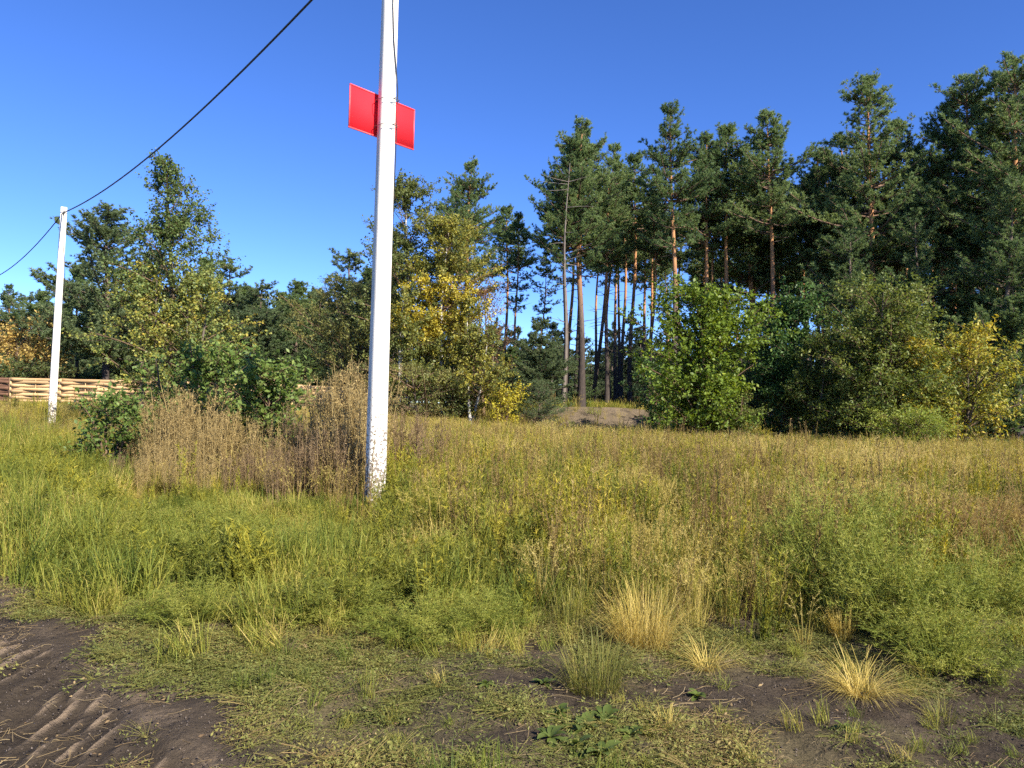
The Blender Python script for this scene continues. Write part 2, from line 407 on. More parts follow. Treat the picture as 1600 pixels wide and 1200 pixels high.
def soil_material(name, road):
    m, N, L = new_mat(name)
    tc = N.new('ShaderNodeTexCoord')
    a = N.new('ShaderNodeAttribute'); a.attribute_name = 'tint'       # 0 bare dark soil .. 1 dry dusty crust
    v = N.new('ShaderNodeAttribute'); v.attribute_name = 'veg'        # thatch under the grass
    n1 = N.new('ShaderNodeTexNoise'); n1.inputs['Scale'].default_value = 3.0; n1.inputs['Detail'].default_value = 9; n1.inputs['Roughness'].default_value = .7
    n2 = N.new('ShaderNodeTexNoise'); n2.inputs['Scale'].default_value = 60.0; n2.inputs['Detail'].default_value = 6; n2.inputs['Roughness'].default_value = .75
    L.new(tc.outputs['Object'], n1.inputs['Vector']); L.new(tc.outputs['Object'], n2.inputs['Vector'])
    ma = N.new('ShaderNodeMath'); ma.operation = 'MULTIPLY_ADD'; ma.inputs[1].default_value = .75; L.new(n1.outputs['Fac'], ma.inputs[0]); L.new(a.outputs['Fac'], ma.inputs[2])
    mb = N.new('ShaderNodeMath'); mb.operation = 'MULTIPLY_ADD'; mb.inputs[1].default_value = .5; L.new(n2.outputs['Fac'], mb.inputs[0]); L.new(ma.outputs[0], mb.inputs[2])
    r = ramp(N, [(0.42, (0.036, 0.028, 0.020)), (0.72, (0.074, 0.057, 0.040)), (1.0, (0.22, 0.165, 0.112)), ]); 
    sc = N.new('ShaderNodeMath'); sc.operation = 'MULTIPLY'; sc.inputs[1].default_value = .72; L.new(mb.outputs[0], sc.inputs[0])
    L.new(sc.outputs[0], r.inputs[0])
    r2 = ramp(N, [(0.3, (0.055, 0.05, 0.025)), (0.5, (0.12, 0.10, 0.05)), (0.72, (0.21, 0.165, 0.09))]); L.new(n2.outputs['Fac'], r2.inputs[0])
    mx = N.new('ShaderNodeMix'); mx.data_type = 'RGBA'
    L.new(v.outputs['Fac'], mx.inputs[0]); L.new(r.outputs[0], mx.inputs[6]); L.new(r2.outputs[0], mx.inputs[7])
    p = N.new('ShaderNodeBsdfPrincipled'); p.inputs['Roughness'].default_value = .95; p.inputs['Specular IOR Level'].default_value = .08
    L.new(mx.outputs[2], p.inputs['Base Color'])
    n3 = N.new('ShaderNodeTexNoise'); n3.inputs['Scale'].default_value = 16.0; n3.inputs['Detail'].default_value = 7; n3.inputs['Roughness'].default_value = .6
    L.new(tc.outputs['Object'], n3.inputs['Vector'])
    b0 = N.new('ShaderNodeBump'); b0.inputs['Strength'].default_value = .9; b0.inputs['Distance'].default_value = .05; L.new(n3.outputs['Fac'], b0.inputs['Height'])
    b = N.new('ShaderNodeBump'); b.inputs['Strength'].default_value = .8; b.inputs['Distance'].default_value = .012
    L.new(b0.outputs[0], b.inputs['Normal']); L.new(n2.outputs['Fac'], b.inputs['Height']); L.new(b.outputs[0], p.inputs['Normal'])
    o = N.new('ShaderNodeOutputMaterial'); L.new(p.outputs[0], o.inputs['Surface'])
    return m

# ------------------------------------------------------------------ ground and dirt track
def bare_px(px, py):
    """0..1 how bare the soil is, read off the photograph's plan of the verge"""
    b = np.zeros_like(px)
    for cx, cy, rx, ry, a in BARE:
        b = np.maximum(b, a * np.exp(-(((px - cx) / rx) ** 2 + ((py - cy) / ry) ** 2) * 1.1))
    return b
BARE = [(1140, 1085, 260, 34, 1.0), (1350, 1105, 300, 38, 1.0), (1560, 1060, 130, 45, .95), (830, 1085, 170, 40, .85), (840, 1020, 130, 28, .6),
        (1560, 1170, 260, 36, .9), (1400, 1165, 110, 28, .8), (800, 1160, 110, 28, .6), (250, 1105, 90, 26, .95), (60, 985, 130, 30, .8), (1180, 965, 90, 22, .7),
        (690, 1000, 120, 20, .5), (1060, 1045, 80, 18, .5)]

def bare(x, y):
    px, py = project(x, y, np.zeros_like(x))
    ok = (y > 1.5)
    b = np.where(ok, bare_px(px, py), 0)
    return np.clip(b * (-.1 + 2.3 * fbm(x * 3.6, y * 3.6, 41, 4)), 0, 1)

def axis(lo, hi, step, far, grow):
    a = list(np.arange(lo, hi + 1e-6, step)); s = step
    while a[-1] < far[1]:
        s *= grow; a.append(a[-1] + s)
    s = step
    while a[0] > far[0]:
        s *= grow; a.insert(0, a[0] - s)
    return np.array(a)

def build_ground():
    xs = axis(-4.2, 4.2, 0.036, (-1500, 1500), 1.10)
    ys = axis(2.6, 7.0, 0.036, (-60, 2400), 1.10)
    X, Y = np.meshgrid(xs, ys)
    Z = hgt(X, Y)
    V = np.stack([X, Y, Z], -1).reshape(-1, 3)
    ny, nx = X.shape
    i = np.arange(ny * nx).reshape(ny, nx)
    q = np.stack([i[:-1, :-1], i[:-1, 1:], i[1:, 1:], i[1:, :-1]], -1).reshape(-1, 4)
    cx = V[q].mean(1)
    onroad = (road_mask(cx[:, 0], cx[:, 1]) > 0.5) & (np.abs(cx[:, 0]) < 30) & (cx[:, 1] < 40) & (cx[:, 1] > -20)
    lug = lugmask(V[:, 0], V[:, 1])
    rm = road_mask(V[:, 0], V[:, 1])
    br = bare(V[:, 0], V[:, 1])
    dry = np.clip(0.10 + 0.75 * lug + 0.35 * (fbm(V[:, 0] * 1.2, V[:, 1] * 1.2, 51) - .35) * (1 - rm * .5), 0, 1)
    bank = np.exp(-((V[:, 0] - 5) / 7) ** 2) * sstep(35.5, 38, V[:, 1]) * sstep(48, 44, V[:, 1])
    veg = np.clip(1 - rm * 1.6 - br * 1.4, 0, 1) * np.where(V[:, 1] < 7, .75, 1.0)
    dry = np.clip(dry + 0.45 * bank, 0, 1)
    veg = veg * (1 - .8 * bank)
    for name, sel, mat in (('ground', ~onroad, soil_material('verge_soil', False)), ('dirt_track', onroad, soil_material('track_soil', True))):
        qq = q[sel]
        used = np.unique(qq); remap = -np.ones(len(V), np.int64); remap[used] = np.arange(len(used))
        qq = remap[qq]
        mb = MB().add(V[used], np.concatenate([qq[:, [0, 1, 2]], qq[:, [0, 2, 3]]]), dry[used])
        me = mb.mesh(name, [mat], smooth=True)
        me.attributes.new('veg', 'FLOAT', 'POINT').data.foreach_set('value', veg[used].astype(np.float32))
        o = obj(name, me)
        tag(o, {'ground': 'dark sandy soil of the verge and field under the grass', 'dirt_track': 'rutted dirt track with tractor tyre prints at the lower left'}[name], None, None, 'structure')
build_ground()

# ------------------------------------------------------------------ concrete poles, sign, cable
def whitewash():
    m, N, L = new_mat('whitewashed_concrete')
    tc = N.new('ShaderNodeTexCoord')
    sx = N.new('ShaderNodeSeparateXYZ'); L.new(tc.outputs['Object'], sx.inputs[0])
    n1 = N.new('ShaderNodeTexNoise'); n1.inputs['Scale'].default_value = 26; n1.inputs['Detail'].default_value = 8; n1.inputs['Roughness'].default_value = .7
    n2 = N.new('ShaderNodeTexNoise'); n2.inputs['Scale'].default_value = 2.4; n2.inputs['Detail'].default_value = 6
    mp = N.new('ShaderNodeMapping'); mp.inputs['Scale'].default_value = (1, 1, .35); L.new(tc.outputs['Object'], mp.inputs['Vector'])
    L.new(tc.outputs['Object'], n1.inputs['Vector']); L.new(mp.outputs[0], n2.inputs['Vector'])
    # spalling and splash stains grow towards the foot
    mr = N.new('ShaderNodeMapRange'); mr.inputs['From Min'].default_value = 0.2; mr.inputs['From Max'].default_value = 2.3; mr.inputs['To Min'].default_value = 0.13; mr.inputs['To Max'].default_value = -0.10
    L.new(sx.outputs[2], mr.inputs['Value'])
    ad = N.new('ShaderNodeMath'); ad.operation = 'ADD'; L.new(n1.outputs['Fac'], ad.inputs[0]); L.new(mr.outputs[0], ad.inputs[1])
    st = ramp(N, [(0.56, (0, 0, 0)), (0.60, (1, 1, 1))]); L.new(ad.outputs[0], st.inputs[0])
    base = ramp(N, [(0.3, (0.56, 0.53, 0.47)), (0.7, (0.74, 0.71, 0.64))]); L.new(n2.outputs['Fac'], base.inputs[0])
    mx = N.new('ShaderNodeMix'); mx.data_type = 'RGBA'; mx.inputs[7].default_value = (0.17, 0.14, 0.11, 1)
    L.new(st.outputs[0], mx.inputs[0]); L.new(base.outputs[0], mx.inputs[6])
    p = N.new('ShaderNodeBsdfPrincipled'); p.inputs['Roughness'].default_value = .85; p.inputs['Specular IOR Level'].default_value = .2
    L.new(mx.outputs[2], p.inputs['Base Color'])
    b = N.new('ShaderNodeBump'); b.inputs['Strength'].default_value = .15; b.inputs['Distance'].default_value = .003
    L.new(n1.outputs['Fac'], b.inputs['Height']); L.new(b.outputs[0], p.inputs['Normal'])
    o = N.new('ShaderNodeOutputMaterial'); L.new(p.outputs[0], o.inputs['Surface'])
    return m
MAT['whitewash'] = whitewash()
MAT['black'] = solid_mat('black_cable_sheath', (0.02, 0.02, 0.022), .5, .4, .3, 8)
MAT['steel'] = solid_mat('galvanised_wire', (0.22, 0.20, 0.18), .5, .5, .4, 20, metal=.7)
MAT['red'] = solid_mat('red_painted_sheet', (0.80, 0.026, 0.038), .8, .1, .10, 1.5, col2=(0.75, 0.022, 0.034))
MAT['redrim'] = solid_mat('worn_red_rim', (0.86, 0.09, 0.10), .5, .4, .2, 14, col2=(0.78, 0.05, 0.06))

def prism(profile_fn, zs, mb, mat=0):
    """stack of closed polygon rings with caps"""
    rings = [profile_fn(z) for z in zs]; n = len(rings[0])
    V = np.concatenate([np.column_stack([r, np.full(n, z)]) for r, z in zip(rings, zs)])
    Fc = []
    for k in range(len(zs) - 1):
        for j in range(n):
            a, b = k * n + j, k * n + (j + 1) % n
            Fc += [(a, b, b + n), (a, b + n, a + n)]
    for k, s in ((0, -1), (len(zs) - 1, 1)):
        for j in range(1, n - 1):
            t = (k * n, k * n + j, k * n + j + 1); Fc.append(t if s > 0 else t[::-1])
    mb.add(V, Fc, .5, mat)

def box_mb(cx, cy, cz, sx, sy, sz, mb, ax=None, mat=0, tint=.5):
    c = np.array([[x, y, z] for z in (-.5, .5) for x, y in ((-.5, -.5), (.5, -.5), (.5, .5), (-.5, .5))]) * (sx, sy, sz)
    if ax is not None: c = c @ np.asarray(ax)
    q = [(0, 3, 2, 1), (4, 5, 6, 7), (0, 1, 5, 4), (1, 2, 6, 5), (2, 3, 7, 6), (3, 0, 4, 7)]
    Fc = [t for a, b, c_, d in q for t in ((a, b, c_), (a, c_, d))]
    mb.add(c + (cx, cy, cz), Fc, tint, mat)

POLE_H = 8.3
def pole_profile(z):
    t = min(max(z, 0) / POLE_H, 1)
    hx, hy = 0.135 - 0.030 * t, 0.095 - 0.018 * t
    ch = 0.022
    return np.array([(-hx + ch, -hy), (hx - ch, -hy), (hx, -hy + ch), (hx, hy - ch), (hx - ch, hy), (-hx + ch, hy), (-hx, hy - ch), (-hx, -hy + ch)])
def make_pole(loc, rz, label, tilt=(0, 0), ext=0.0):
    t = thing('concrete_pole', loc, label, 'utility pole', 'whitewashed poles carrying the cable', rz)
    t.rotation_euler = (tilt[0], tilt[1], rz)
    mb = MB(); prism(pole_profile, [-.6, 0, 1, 2, 3, 4, 5, 6, 7, POLE_H + ext], mb); obj('shaft', mb.mesh('shaft', [MAT['whitewash']]), t)
    PT = POLE_H + ext
    mb = MB(); box_mb(0, -.105, PT - .22, .05, .05, .12, mb); box_mb(.0, -.15, PT - .25, .03, .06, .03, mb)
    prism(lambda z: pole_profile(POLE_H) * 1.05, [PT - .24, PT - .21], mb)
    obj('cable_bracket', mb.mesh('cable_bracket', [MAT['steel']]), t)
    # earthing lead: leaves the top on the front face, drifts to the right edge and hangs along it
    P = np.array([(-.01, -.12, PT - .25), (.0, -.098, 7.4), (.03, -.1, 6.9), (.085, -.1, 6.45), (.125, -.085, 6.15), (.15, -.03, 5.8), (.165, .0, 5.2), (.17, .03, 4.6), (.18, .05, 4.1), (.165, .06, 3.7)])
    V, Fc, T = tubes(P[None], np.full((1, len(P)), .008), 5); obj('earthing_lead', MB().add(V, Fc, T).mesh('earthing_lead', [MAT['black']], True), t)
    return t
A_POLE = R(36)
pA = at(585, 800, 11.2); zA = float(hgt(pA[0], pA[1]))
poleA = make_pole((pA[0], pA[1], zA), A_POLE, 'tall whitewashed concrete pole holding the red sign, in front of the weeds', ext=.75)
dB = 29.4
pB = at(81, 645, dB); zB = float(hgt(pB[0], pB[1]))
poleB = make_pole((pB[0], pB[1], zB), A_POLE, 'white concrete pole standing before the woven plank fence', (0, R(0.8)))
step = np.array([pB[0] - pA[0], pB[1] - pA[1]])
pC = np.array([pB[0] + step[0] * 1.02 - 1.2, pB[1] + step[1] * 1.0]); zC = float(hgt(*pC))
poleC = make_pole((pC[0], pC[1], zC), A_POLE, 'farthest concrete pole of the line, past the left edge')
def cable(name, pts, sag, r, label):
    mb = MB()
    for (a, b), s in zip(zip(pts[:-1], pts[1:]), sag):
        t = np.linspace(0, 1, 26)[:, None]
        P = a * (1 - t) + b * t; P[:, 2] -= (4 * s * t * (1 - t))[:, 0]
        V, Fc, T = tubes(P[None], np.full((1, 26), r), 6); mb.add(V, Fc, T)
    return tag(obj(name, mb.mesh(name, [MAT['black']], True)), label, 'cable')
def hang(p, z, tiltx=0): return np.array([p[0] + .06 + tiltx, p[1] - .14, z + POLE_H - .27])
cable('overhead_cable', [hang(pC, zC), hang(pB, zB, .12), hang(pA, zA + .75)], [1.25, .62], .021, 'thick black overhead cable sagging between the white poles')

# the red sheet wired behind the pole
sg = thing('red_sign', (0, 0, 0), 'plain red sheet metal sign wired across the tall pole', 'sign')
def make_sign():
    th = R(49)
    ex = np.array([math.cos(th), math.sin(th), 0]); ey = np.array([-math.sin(th), math.cos(th), 0]); ez = np.array([0, 0, 1.0])
    zc = at(597, 182, 11.3)[2]
    c0 = np.array([pA[0], pA[1], zc]) + ey * 0.17 + ex * 0.07
    sg.location = c0
    sg.rotation_euler = (R(0), R(0), th)
    Wd, Hd = 1.22, .62
    mb = MB(); box_mb(0, 0, 0, Wd, .003, Hd, mb); obj('panel', mb.mesh('panel', [MAT['red']]), sg)
    mb = MB()
    for s in (-1, 1):
        box_mb(0, 0, s * (Hd / 2), Wd + .02, .016, .018, mb); box_mb(s * Wd / 2, 0, 0, .018, .0155, Hd - .02, mb)
    obj('rim', mb.mesh('rim', [MAT['redrim']]), sg)
    for zz in (.20, -.185):
        n = 22; a = np.linspace(0, 2 * math.pi, n)
        loop = np.column_stack([-.07 + .15 * np.sign(np.cos(a)) * np.abs(np.cos(a)) ** .45, -.17 + .145 * np.sign(np.sin(a)) * np.abs(np.sin(a)) ** .45, zz + .02 * np.cos(a)])
        mb = MB(); V, Fc, T = tubes(loop[None], np.full((1, n), .005), 5); mb.add(V, Fc, T)
        for dx, dz in ((.03, .02), (.05, -.012), (-.02, .008)):
            P = np.array([(-.08, -.318, zz - .005), (-.06 + dx * .5, -.335, zz - .002 + dz), (-.03 + dx, -.33, zz - .01 + dz * 1.4)])
            V, Fc, T = tubes(P[None], np.full((1, 3), .006), 4); mb.add(V, Fc, T)
        obj('tie_wire', mb.mesh('tie_wire', [MAT['steel']], True), sg)
make_sign()

# ------------------------------------------------------------------ woven plank fence
MAT['plank'] = solid_mat('fresh_pale_planks', (0.66, 0.45, 0.24), .7, .25, .4, 5, col2=(0.46, 0.27, 0.11), stretch=(.35, 1, 9), objvar=.35)
MAT['oldplank'] = solid_mat('weathered_brown_planks', (0.17, 0.09, 0.055), .8, .2, .4, 5, stretch=(.35, 1, 9))
def woven_fence(x0, x1, y, nbay, mat, label, h=1.66, rows=10):
    zg = [float(hgt(x, y)) for x in np.linspace(x0, x1, nbay + 1)]
    f = thing('woven_fence', (x0, y, zg[0]), label, 'fence', 'woven plank fences at the far side')
    Lb = (x1 - x0) / nbay
    pm = MB(); box_mb(0, 0, h / 2 - .1, .09, .09, h + .3, pm); pme = pm.mesh('post', [mat])
    for k in range(nbay + 1):
        obj('post', pme, f, (k * Lb, -.0, zg[k] - zg[0]))
    pm = MB(); box_mb(0, 0, h / 2, .035, .035, h, pm); sme = pm.mesh('stake', [mat])
    for k in range(nbay):
        obj('stake', sme, f, ((k + .5) * Lb, 0, (zg[k] + zg[k + 1]) / 2 - zg[0]))
    g = np.random.default_rng(5)
    dh = h / rows
    for var in range(2):
        variants = []
        for vv in range(3):
            n = 13; t = np.linspace(0, 1, n)
            s = -1 if var else 1
            off = s * .05 * np.cos(t * math.pi * 2) * 1.0
            tw = g.uniform(-.02, .02) * np.sin(t * math.pi) + g.uniform(-.012, .012) * (t - .5)
            hw = dh * .505 * (1 + .08 * np.sin(t * 9 + vv))
            X = t * Lb
            ring = []
            for dz, dy in ((-1, -.011), (1, -.011), (1, .011), (-1, .011)):
                ring.append(np.column_stack([X, off + dy, tw + dz * hw]))
            V = np.stack(ring, 1).reshape(-1, 3)
            Fc = []
            for k in range(n - 1):
                for j in range(4):
                    a, b = k * 4 + j, k * 4 + (j + 1) % 4
                    Fc += [(a, b + 4, b), (a, a + 4, b + 4)]
            Fc += [(0, 1, 2), (0, 2, 3), (n * 4 - 4, n * 4 - 2, n * 4 - 3), (n * 4 - 4, n * 4 - 1, n * 4 - 2)]
            variants.append(MB().add(V, Fc, .5).mesh('plank', [mat]))
        for k in range(nbay):
            for r_ in range(rows):
                if (r_ + k) % 2 == var:
                    o = obj('plank', variants[int(g.integers(3))], f, (k * Lb, 0, zg[k] - zg[0] + .06 + dh * (r_ + .5) + g.uniform(-.012, .012)))
    return f
FY = 42.0
xf = lambda px: (px - 800) / F_PX * FY
woven_fence(xf(17), xf(640), FY, 8, MAT['plank'], 'new pale woven plank fence behind the left white pole')
woven_fence(xf(-140), xf(13), FY + .1, 2, MAT['oldplank'], 'dark brown woven fence at the left edge beside the pale one')

# ------------------------------------------------------------------ pines
def pine_mesh(seed, H, cb, Rc, nb, r0, bend=.25, up=.5, dens=1.0, needle=(.16, .036), nper=10, young=False, stubs=14, fork=False):
    g = np.random.default_rng(seed)
    k = 16
    zz = np.linspace(0, 1, k) ** .9 * H
    ph = g.uniform(0, 6.28, 4)
    wx = bend * (np.sin(zz / H * 3.1 + ph[0]) - math.sin(ph[0])) + bend * .4 * (np.sin(zz / H * 8 + ph[1]) - math.sin(ph[1]))
    wy = bend * (np.sin(zz / H * 2.7 + ph[2]) - math.sin(ph[2])) + bend * .4 * (np.sin(zz / H * 7 + ph[3]) - math.sin(ph[3]))
    axis_ = np.column_stack([wx, wy, zz])
    axis_[0, 2] = -.4
    rr = r0 * np.clip(1 - zz / H, 0, 1) ** .75 + .012
    rr[0] *= 1.35; rr[1] *= 1.08
    tr = MB()
    V, Fc, _ = tubes(axis_[None], rr[None], 9)
    tz = np.clip((V[:, 2] / H - .22) / .3, 0, 1) * (0.75 if not young else .25)
    tr.add(V, Fc, tz)
    ax = lambda z: np.column_stack([np.interp(z, zz, wx), np.interp(z, zz, wy), z])
    # branches in loose whorls
    nw = max(4, nb // 4)
    zw = cb + (H - .15 - cb) * (np.sort(g.uniform(0, 1, nw)) ** (.7))
    zb = np.repeat(zw, 4)[:nb] + g.normal(0, .12, min(nb, nw * 4))
    zb = np.clip(zb, cb * .8 + .1, H - .1)
    n = len(zb)
    t = np.clip((zb - cb) / (H - cb), 0, 1)
    if young:
        prof = (1 - t) ** .68 * (.8 + .2 * np.minimum(1, t / .12)) + .08
    else:
        prof = (1 - t) ** .68 * (.55 + .45 * np.minimum(1, t / .25)) + .09
    side = 1 + .35 * np.sin(np.arange(n) * .13 + ph[0])
    L = Rc * prof * g.uniform(.55, 1.2, n) * side
    az = np.arange(n) * 2.39996 + g.uniform(-.5, .5, n)
    el = R(-6) + (up * 1.2) * t ** 1.1 + g.normal(0, .16, n)
    if young: el = el + R(8)
    d = np.column_stack([np.cos(az) * np.cos(el), np.sin(az) * np.cos(el), np.sin(el)])
    a = ax(zb); mid = a + d * (L * .55)[:, None] - np.array([0, 0, 1]) * (L * .04)[:, None]
    end = a + d * L[:, None] + np.array([0, 0, 1]) * (L * (.10 + .18 * (1 - t)))[:, None]
    BP = bezier(a, mid, end, 6)
    br = (0.016 + .022 * L)[:, None] * np.linspace(1, .25, 6)[None] * (.9 if not young else .7)
    V, Fc, _ = tubes(BP, br * .8, 4); tr.add(V, Fc, np.where(V[:, 2] > H * .45, .36, .2) * (1 if not young else .5))
    if stubs:
        zs = g.uniform(H * .22, cb + 1.0, stubs); azs = g.uniform(0, 6.28, stubs); Ls = g.uniform(.3, 1.5, stubs)
        ds = np.column_stack([np.cos(azs), np.sin(azs), g.uniform(-.3, .25, stubs)])
        a2 = ax(zs); BPs = bezier(a2, a2 + ds * (Ls * .5)[:, None], a2 + ds * Ls[:, None] + np.array([0, 0, 1]) * g.uniform(-.25, .2, (stubs, 1)), 4)
        V, Fc, _ = tubes(BPs, np.linspace(.028, .006, 4)[None].repeat(stubs, 0), 4); tr.add(V, Fc, .12)
    # side twigs carrying tufts
    TP, TD, TT = [], [], []
    cnt = np.maximum(9, (L * 12 * dens).astype(int))
    bi = np.repeat(np.arange(n), cnt); m = len(bi)
    u = g.uniform(.10, 1.0, m) ** .75
    if young: u = g.uniform(.04, 1.0, m) ** .75
    f = u * 5; i0 = np.minimum(f.astype(int), 4); fr = (f - i0)[:, None]
    p0 = BP[bi, i0] * (1 - fr) + BP[bi, i0 + 1] * fr
    bd = unit(BP[bi, i0 + 1] - BP[bi, i0])
    sd_ = unit(np.cross(bd, np.array([0, 0, 1.0]))) * g.choice([-1, 1], m)[:, None]
    td = unit(bd * g.uniform(.2, 1.0, (m, 1)) + sd_ * g.uniform(.1, 1.2, (m, 1)) + np.array([0, 0, 1]) * g.uniform(-.35, .95, (m, 1)))
    tl = (.24 + .42 * L[bi] / max(L.max(), .1)) * g.uniform(.6, 1.3, m) * (1.2 - .45 * u)
    tw = np.stack([p0, p0 + td * tl[:, None]], 1)[::2]
    V, Fc, _ = tubes(tw, np.array([[.007, .003]]).repeat(len(tw), 0), 3); tr.add(V, Fc, .3)
    nt_ = np.maximum(2, (tl / .095).astype(int))
    ti = np.repeat(np.arange(m), nt_)
    uu = g.uniform(.3, 1.05, len(ti))[:, None]
    TP = p0[ti] + td[ti] * tl[ti][:, None] * uu + g.normal(0, .02, (len(ti), 3))
    TD = unit(td[ti] + np.array([0, 0, .35]))
    clump = noise(bi * .7, np.zeros(m), seed)                      # each branch has its own shade of green
    TT = np.clip(.18 + .45 * clump[ti] + .25 * (g.random(len(ti)) - .3), 0, 1)
    # leader
    zl = g.uniform(H - .8, H + .05, 40); TP = np.concatenate([TP, ax(np.minimum(zl, H)) + g.normal(0, .05, (40, 3))]); TD = np.concatenate([TD, unit(g.normal(0, .4, (40, 3)) + [0, 0, 1])]); TT = np.concatenate([TT, np.full(40, .5)])
    V, Fc, T = needles(TP, TD, nper, needle[0], needle[1], .95, g, TT)
    nm = MB().add(V, Fc, np.clip(T, 0, .78))
    return tr, nm

PINES = {}
def reg_pine(key, mat='needle', **kw):
    tr, nm = pine_mesh(**kw)
    PINES[key] = (tr.mesh('pine_trunk_' + key, [MAT['bark']], True), nm.mesh('pine_crown_' + key, [MAT[mat]]), kw['H'])
reg_pine('tall_a', seed=1, H=19, cb=9.6, Rc=2.9, nb=136, r0=.21, bend=.35)
reg_pine('tall_b', seed=2, H=19, cb=10.6, Rc=2.6, nb=128, r0=.19, bend=.22)
reg_pine('tall_c', seed=3, H=19, cb=8.6, Rc=3.2, nb=144, r0=.24, bend=.3)
reg_pine('tall_d', seed=4, H=19, cb=11.6, Rc=2.5, nb=112, r0=.17, bend=.3)
reg_pine('broad', seed=5, H=19, cb=4.2, Rc=4.0, nb=190, r0=.25, bend=.25, dens=.95)
reg_pine('thin', seed=6, H=17, cb=8.6, Rc=1.9, nb=72, r0=.13, bend=.35, dens=.8)
reg_pine('low', seed=7, H=17, cb=1.8, Rc=3.6, nb=150, r0=.22, bend=.2, young=True, stubs=0)
reg_pine('young_a', needle=(.18, .046), mat='needle_blue', seed=8, H=12, cb=.5, Rc=3.3, nb=140, r0=.16, bend=.12, young=True, stubs=0, up=.42)
reg_pine('young_b', needle=(.18, .046), mat='needle', seed=9, H=12, cb=.6, Rc=2.9, nb=128, r0=.15, bend=.12, young=True, stubs=0, up=.45)
reg_pine('bushy', needle=(.18, .046), mat='needle_blue', seed=10, H=13, cb=.4, Rc=4.6, nb=160, r0=.2, bend=.15, young=True, stubs=0, up=.45)
reg_pine('shrub', mat='needle_blue', seed=11, H=4, cb=.2, Rc=2.0, nb=80, r0=.07, bend=.1, young=True, stubs=0, up=.5, needle=(.13, .018))

def put_pine(key, x, y, H, label, group, rz, wide=1.0, lean=(0, 0), cat='pine tree'):
    tr, cr, h0 = PINES[key]
    s = H / h0
    t = thing('pine_tree', (x, y, float(hgt(x, y)) - .03), label, cat, group, rz, (s * wide, s * wide, s))
    t.rotation_euler = (lean[0], lean[1], rz)
    obj('trunk', tr, t); obj('crown', cr, t)
    return t
def pine_px(key, px, top, d, label, group='tall pines along the forest edge', wide=1.0, lean=(0, 0), seed=None):
    b = at(px, 640, d); tp = at(px, top, d)
    H = tp[2] - float(hgt(b[0], b[1])) + .1
    # every crown is turned its own way
    return put_pine(key, b[0], b[1], H, label, group, (px * 1.37 + top * .61) % 6.28, wide, lean)
E = 'tall pines along the forest edge'
for a in [
    ('tall_c', 722, 258, 47, 'tall pine with twin orange stems right behind the yellow birch'),
    ('tall_b', 700, 300, 55, 'slender pine half hidden behind the yellowing birch crown'),
    ('tall_d', 790, 328, 58, 'pine with small high crown, just left of the thin dark one'),
    ('thin', 815, 340, 50, 'thin dark pine with sparse tufts standing alone in the sky gap'),
    ('thin', 853, 400, 52, 'bare stemmed pine with a few low tufts right of the sky gap'),
    ('tall_a', 880, 226, 45, 'pine with long bare grey stem leading the edge of the tall stand'),
    ('tall_c', 908, 198, 46, 'tall pine at the left corner of the dense stand, above the brown bank'),
    ('tall_b', 948, 268, 50, 'pine between the left corner pine and the pointed broad one'),
    ('tall_d', 985, 250, 54, 'narrow pine whose trunk stands before the bright sky gap'),
    ('tall_a', 1045, 172, 43, 'pointed broad pine rising over the bright green maple'),
    ('tall_b', 1098, 214, 46, 'pine second to the right of the pointed broad one'),
    ('tall_d', 1148, 194, 45, 'spired pine with leaning bright orange trunk behind the maple'),
    ('tall_c', 1182, 250, 49, 'lower rounded pine between two spired ones'),
    ('tall_b', 1210, 178, 44, 'slim spired pine with straight lit orange trunk above the dark maple'),
    ('tall_a', 1258, 245, 48, 'pine with flat top left of the huge dark crown'),
    ('broad', 1345, 121, 41, 'huge dark pine with blunt twin top, tallest in the middle right'),
    ('tall_c', 1300, 208, 45, 'pine peeping out on the left shoulder of the huge dark one'),
    ('tall_c', 1405, 190, 44, 'pine on the right shoulder of the huge dark one'),
    ('tall_b', 1458, 168, 42, 'short spired pine in the dip before the rightmost crowns'),
    ('broad', 1510, 122, 40, 'dark tall pine, third crown from the right edge'),
    ('tall_c', 1556, 116, 41, 'pine with ragged branch reaching out, second from the right edge'),
    ('broad', 1592, 94, 38, 'tallest pine, at the right edge of the picture'),
    ('low', 1570, 290, 34, 'pine branched down to the ground, right of the golden tree'),
    ('low', 1440, 330, 37, 'shorter dense pine behind the olive tree and golden tree'),
    ('low', 1330, 350, 38, 'shorter dense pine right behind the olive tree'),
    ('broad', 1650, 130, 35, 'pine just past the right edge with branches reaching in'),
]:
    lean = {1148: (0, R(3.2)), 722: (0, R(1)), 1592: (0, R(-1))}.get(a[1], (R(rng.normal(0, .5)), R(rng.normal(.2, .7))))
    pine_px(*a[:4], a[4], E, wide={'broad': 1.0, 'thin': 1.0}.get(a[0], rng.uniform(.92, 1.12)), lean=lean)
Y = 'young pines behind the fence'
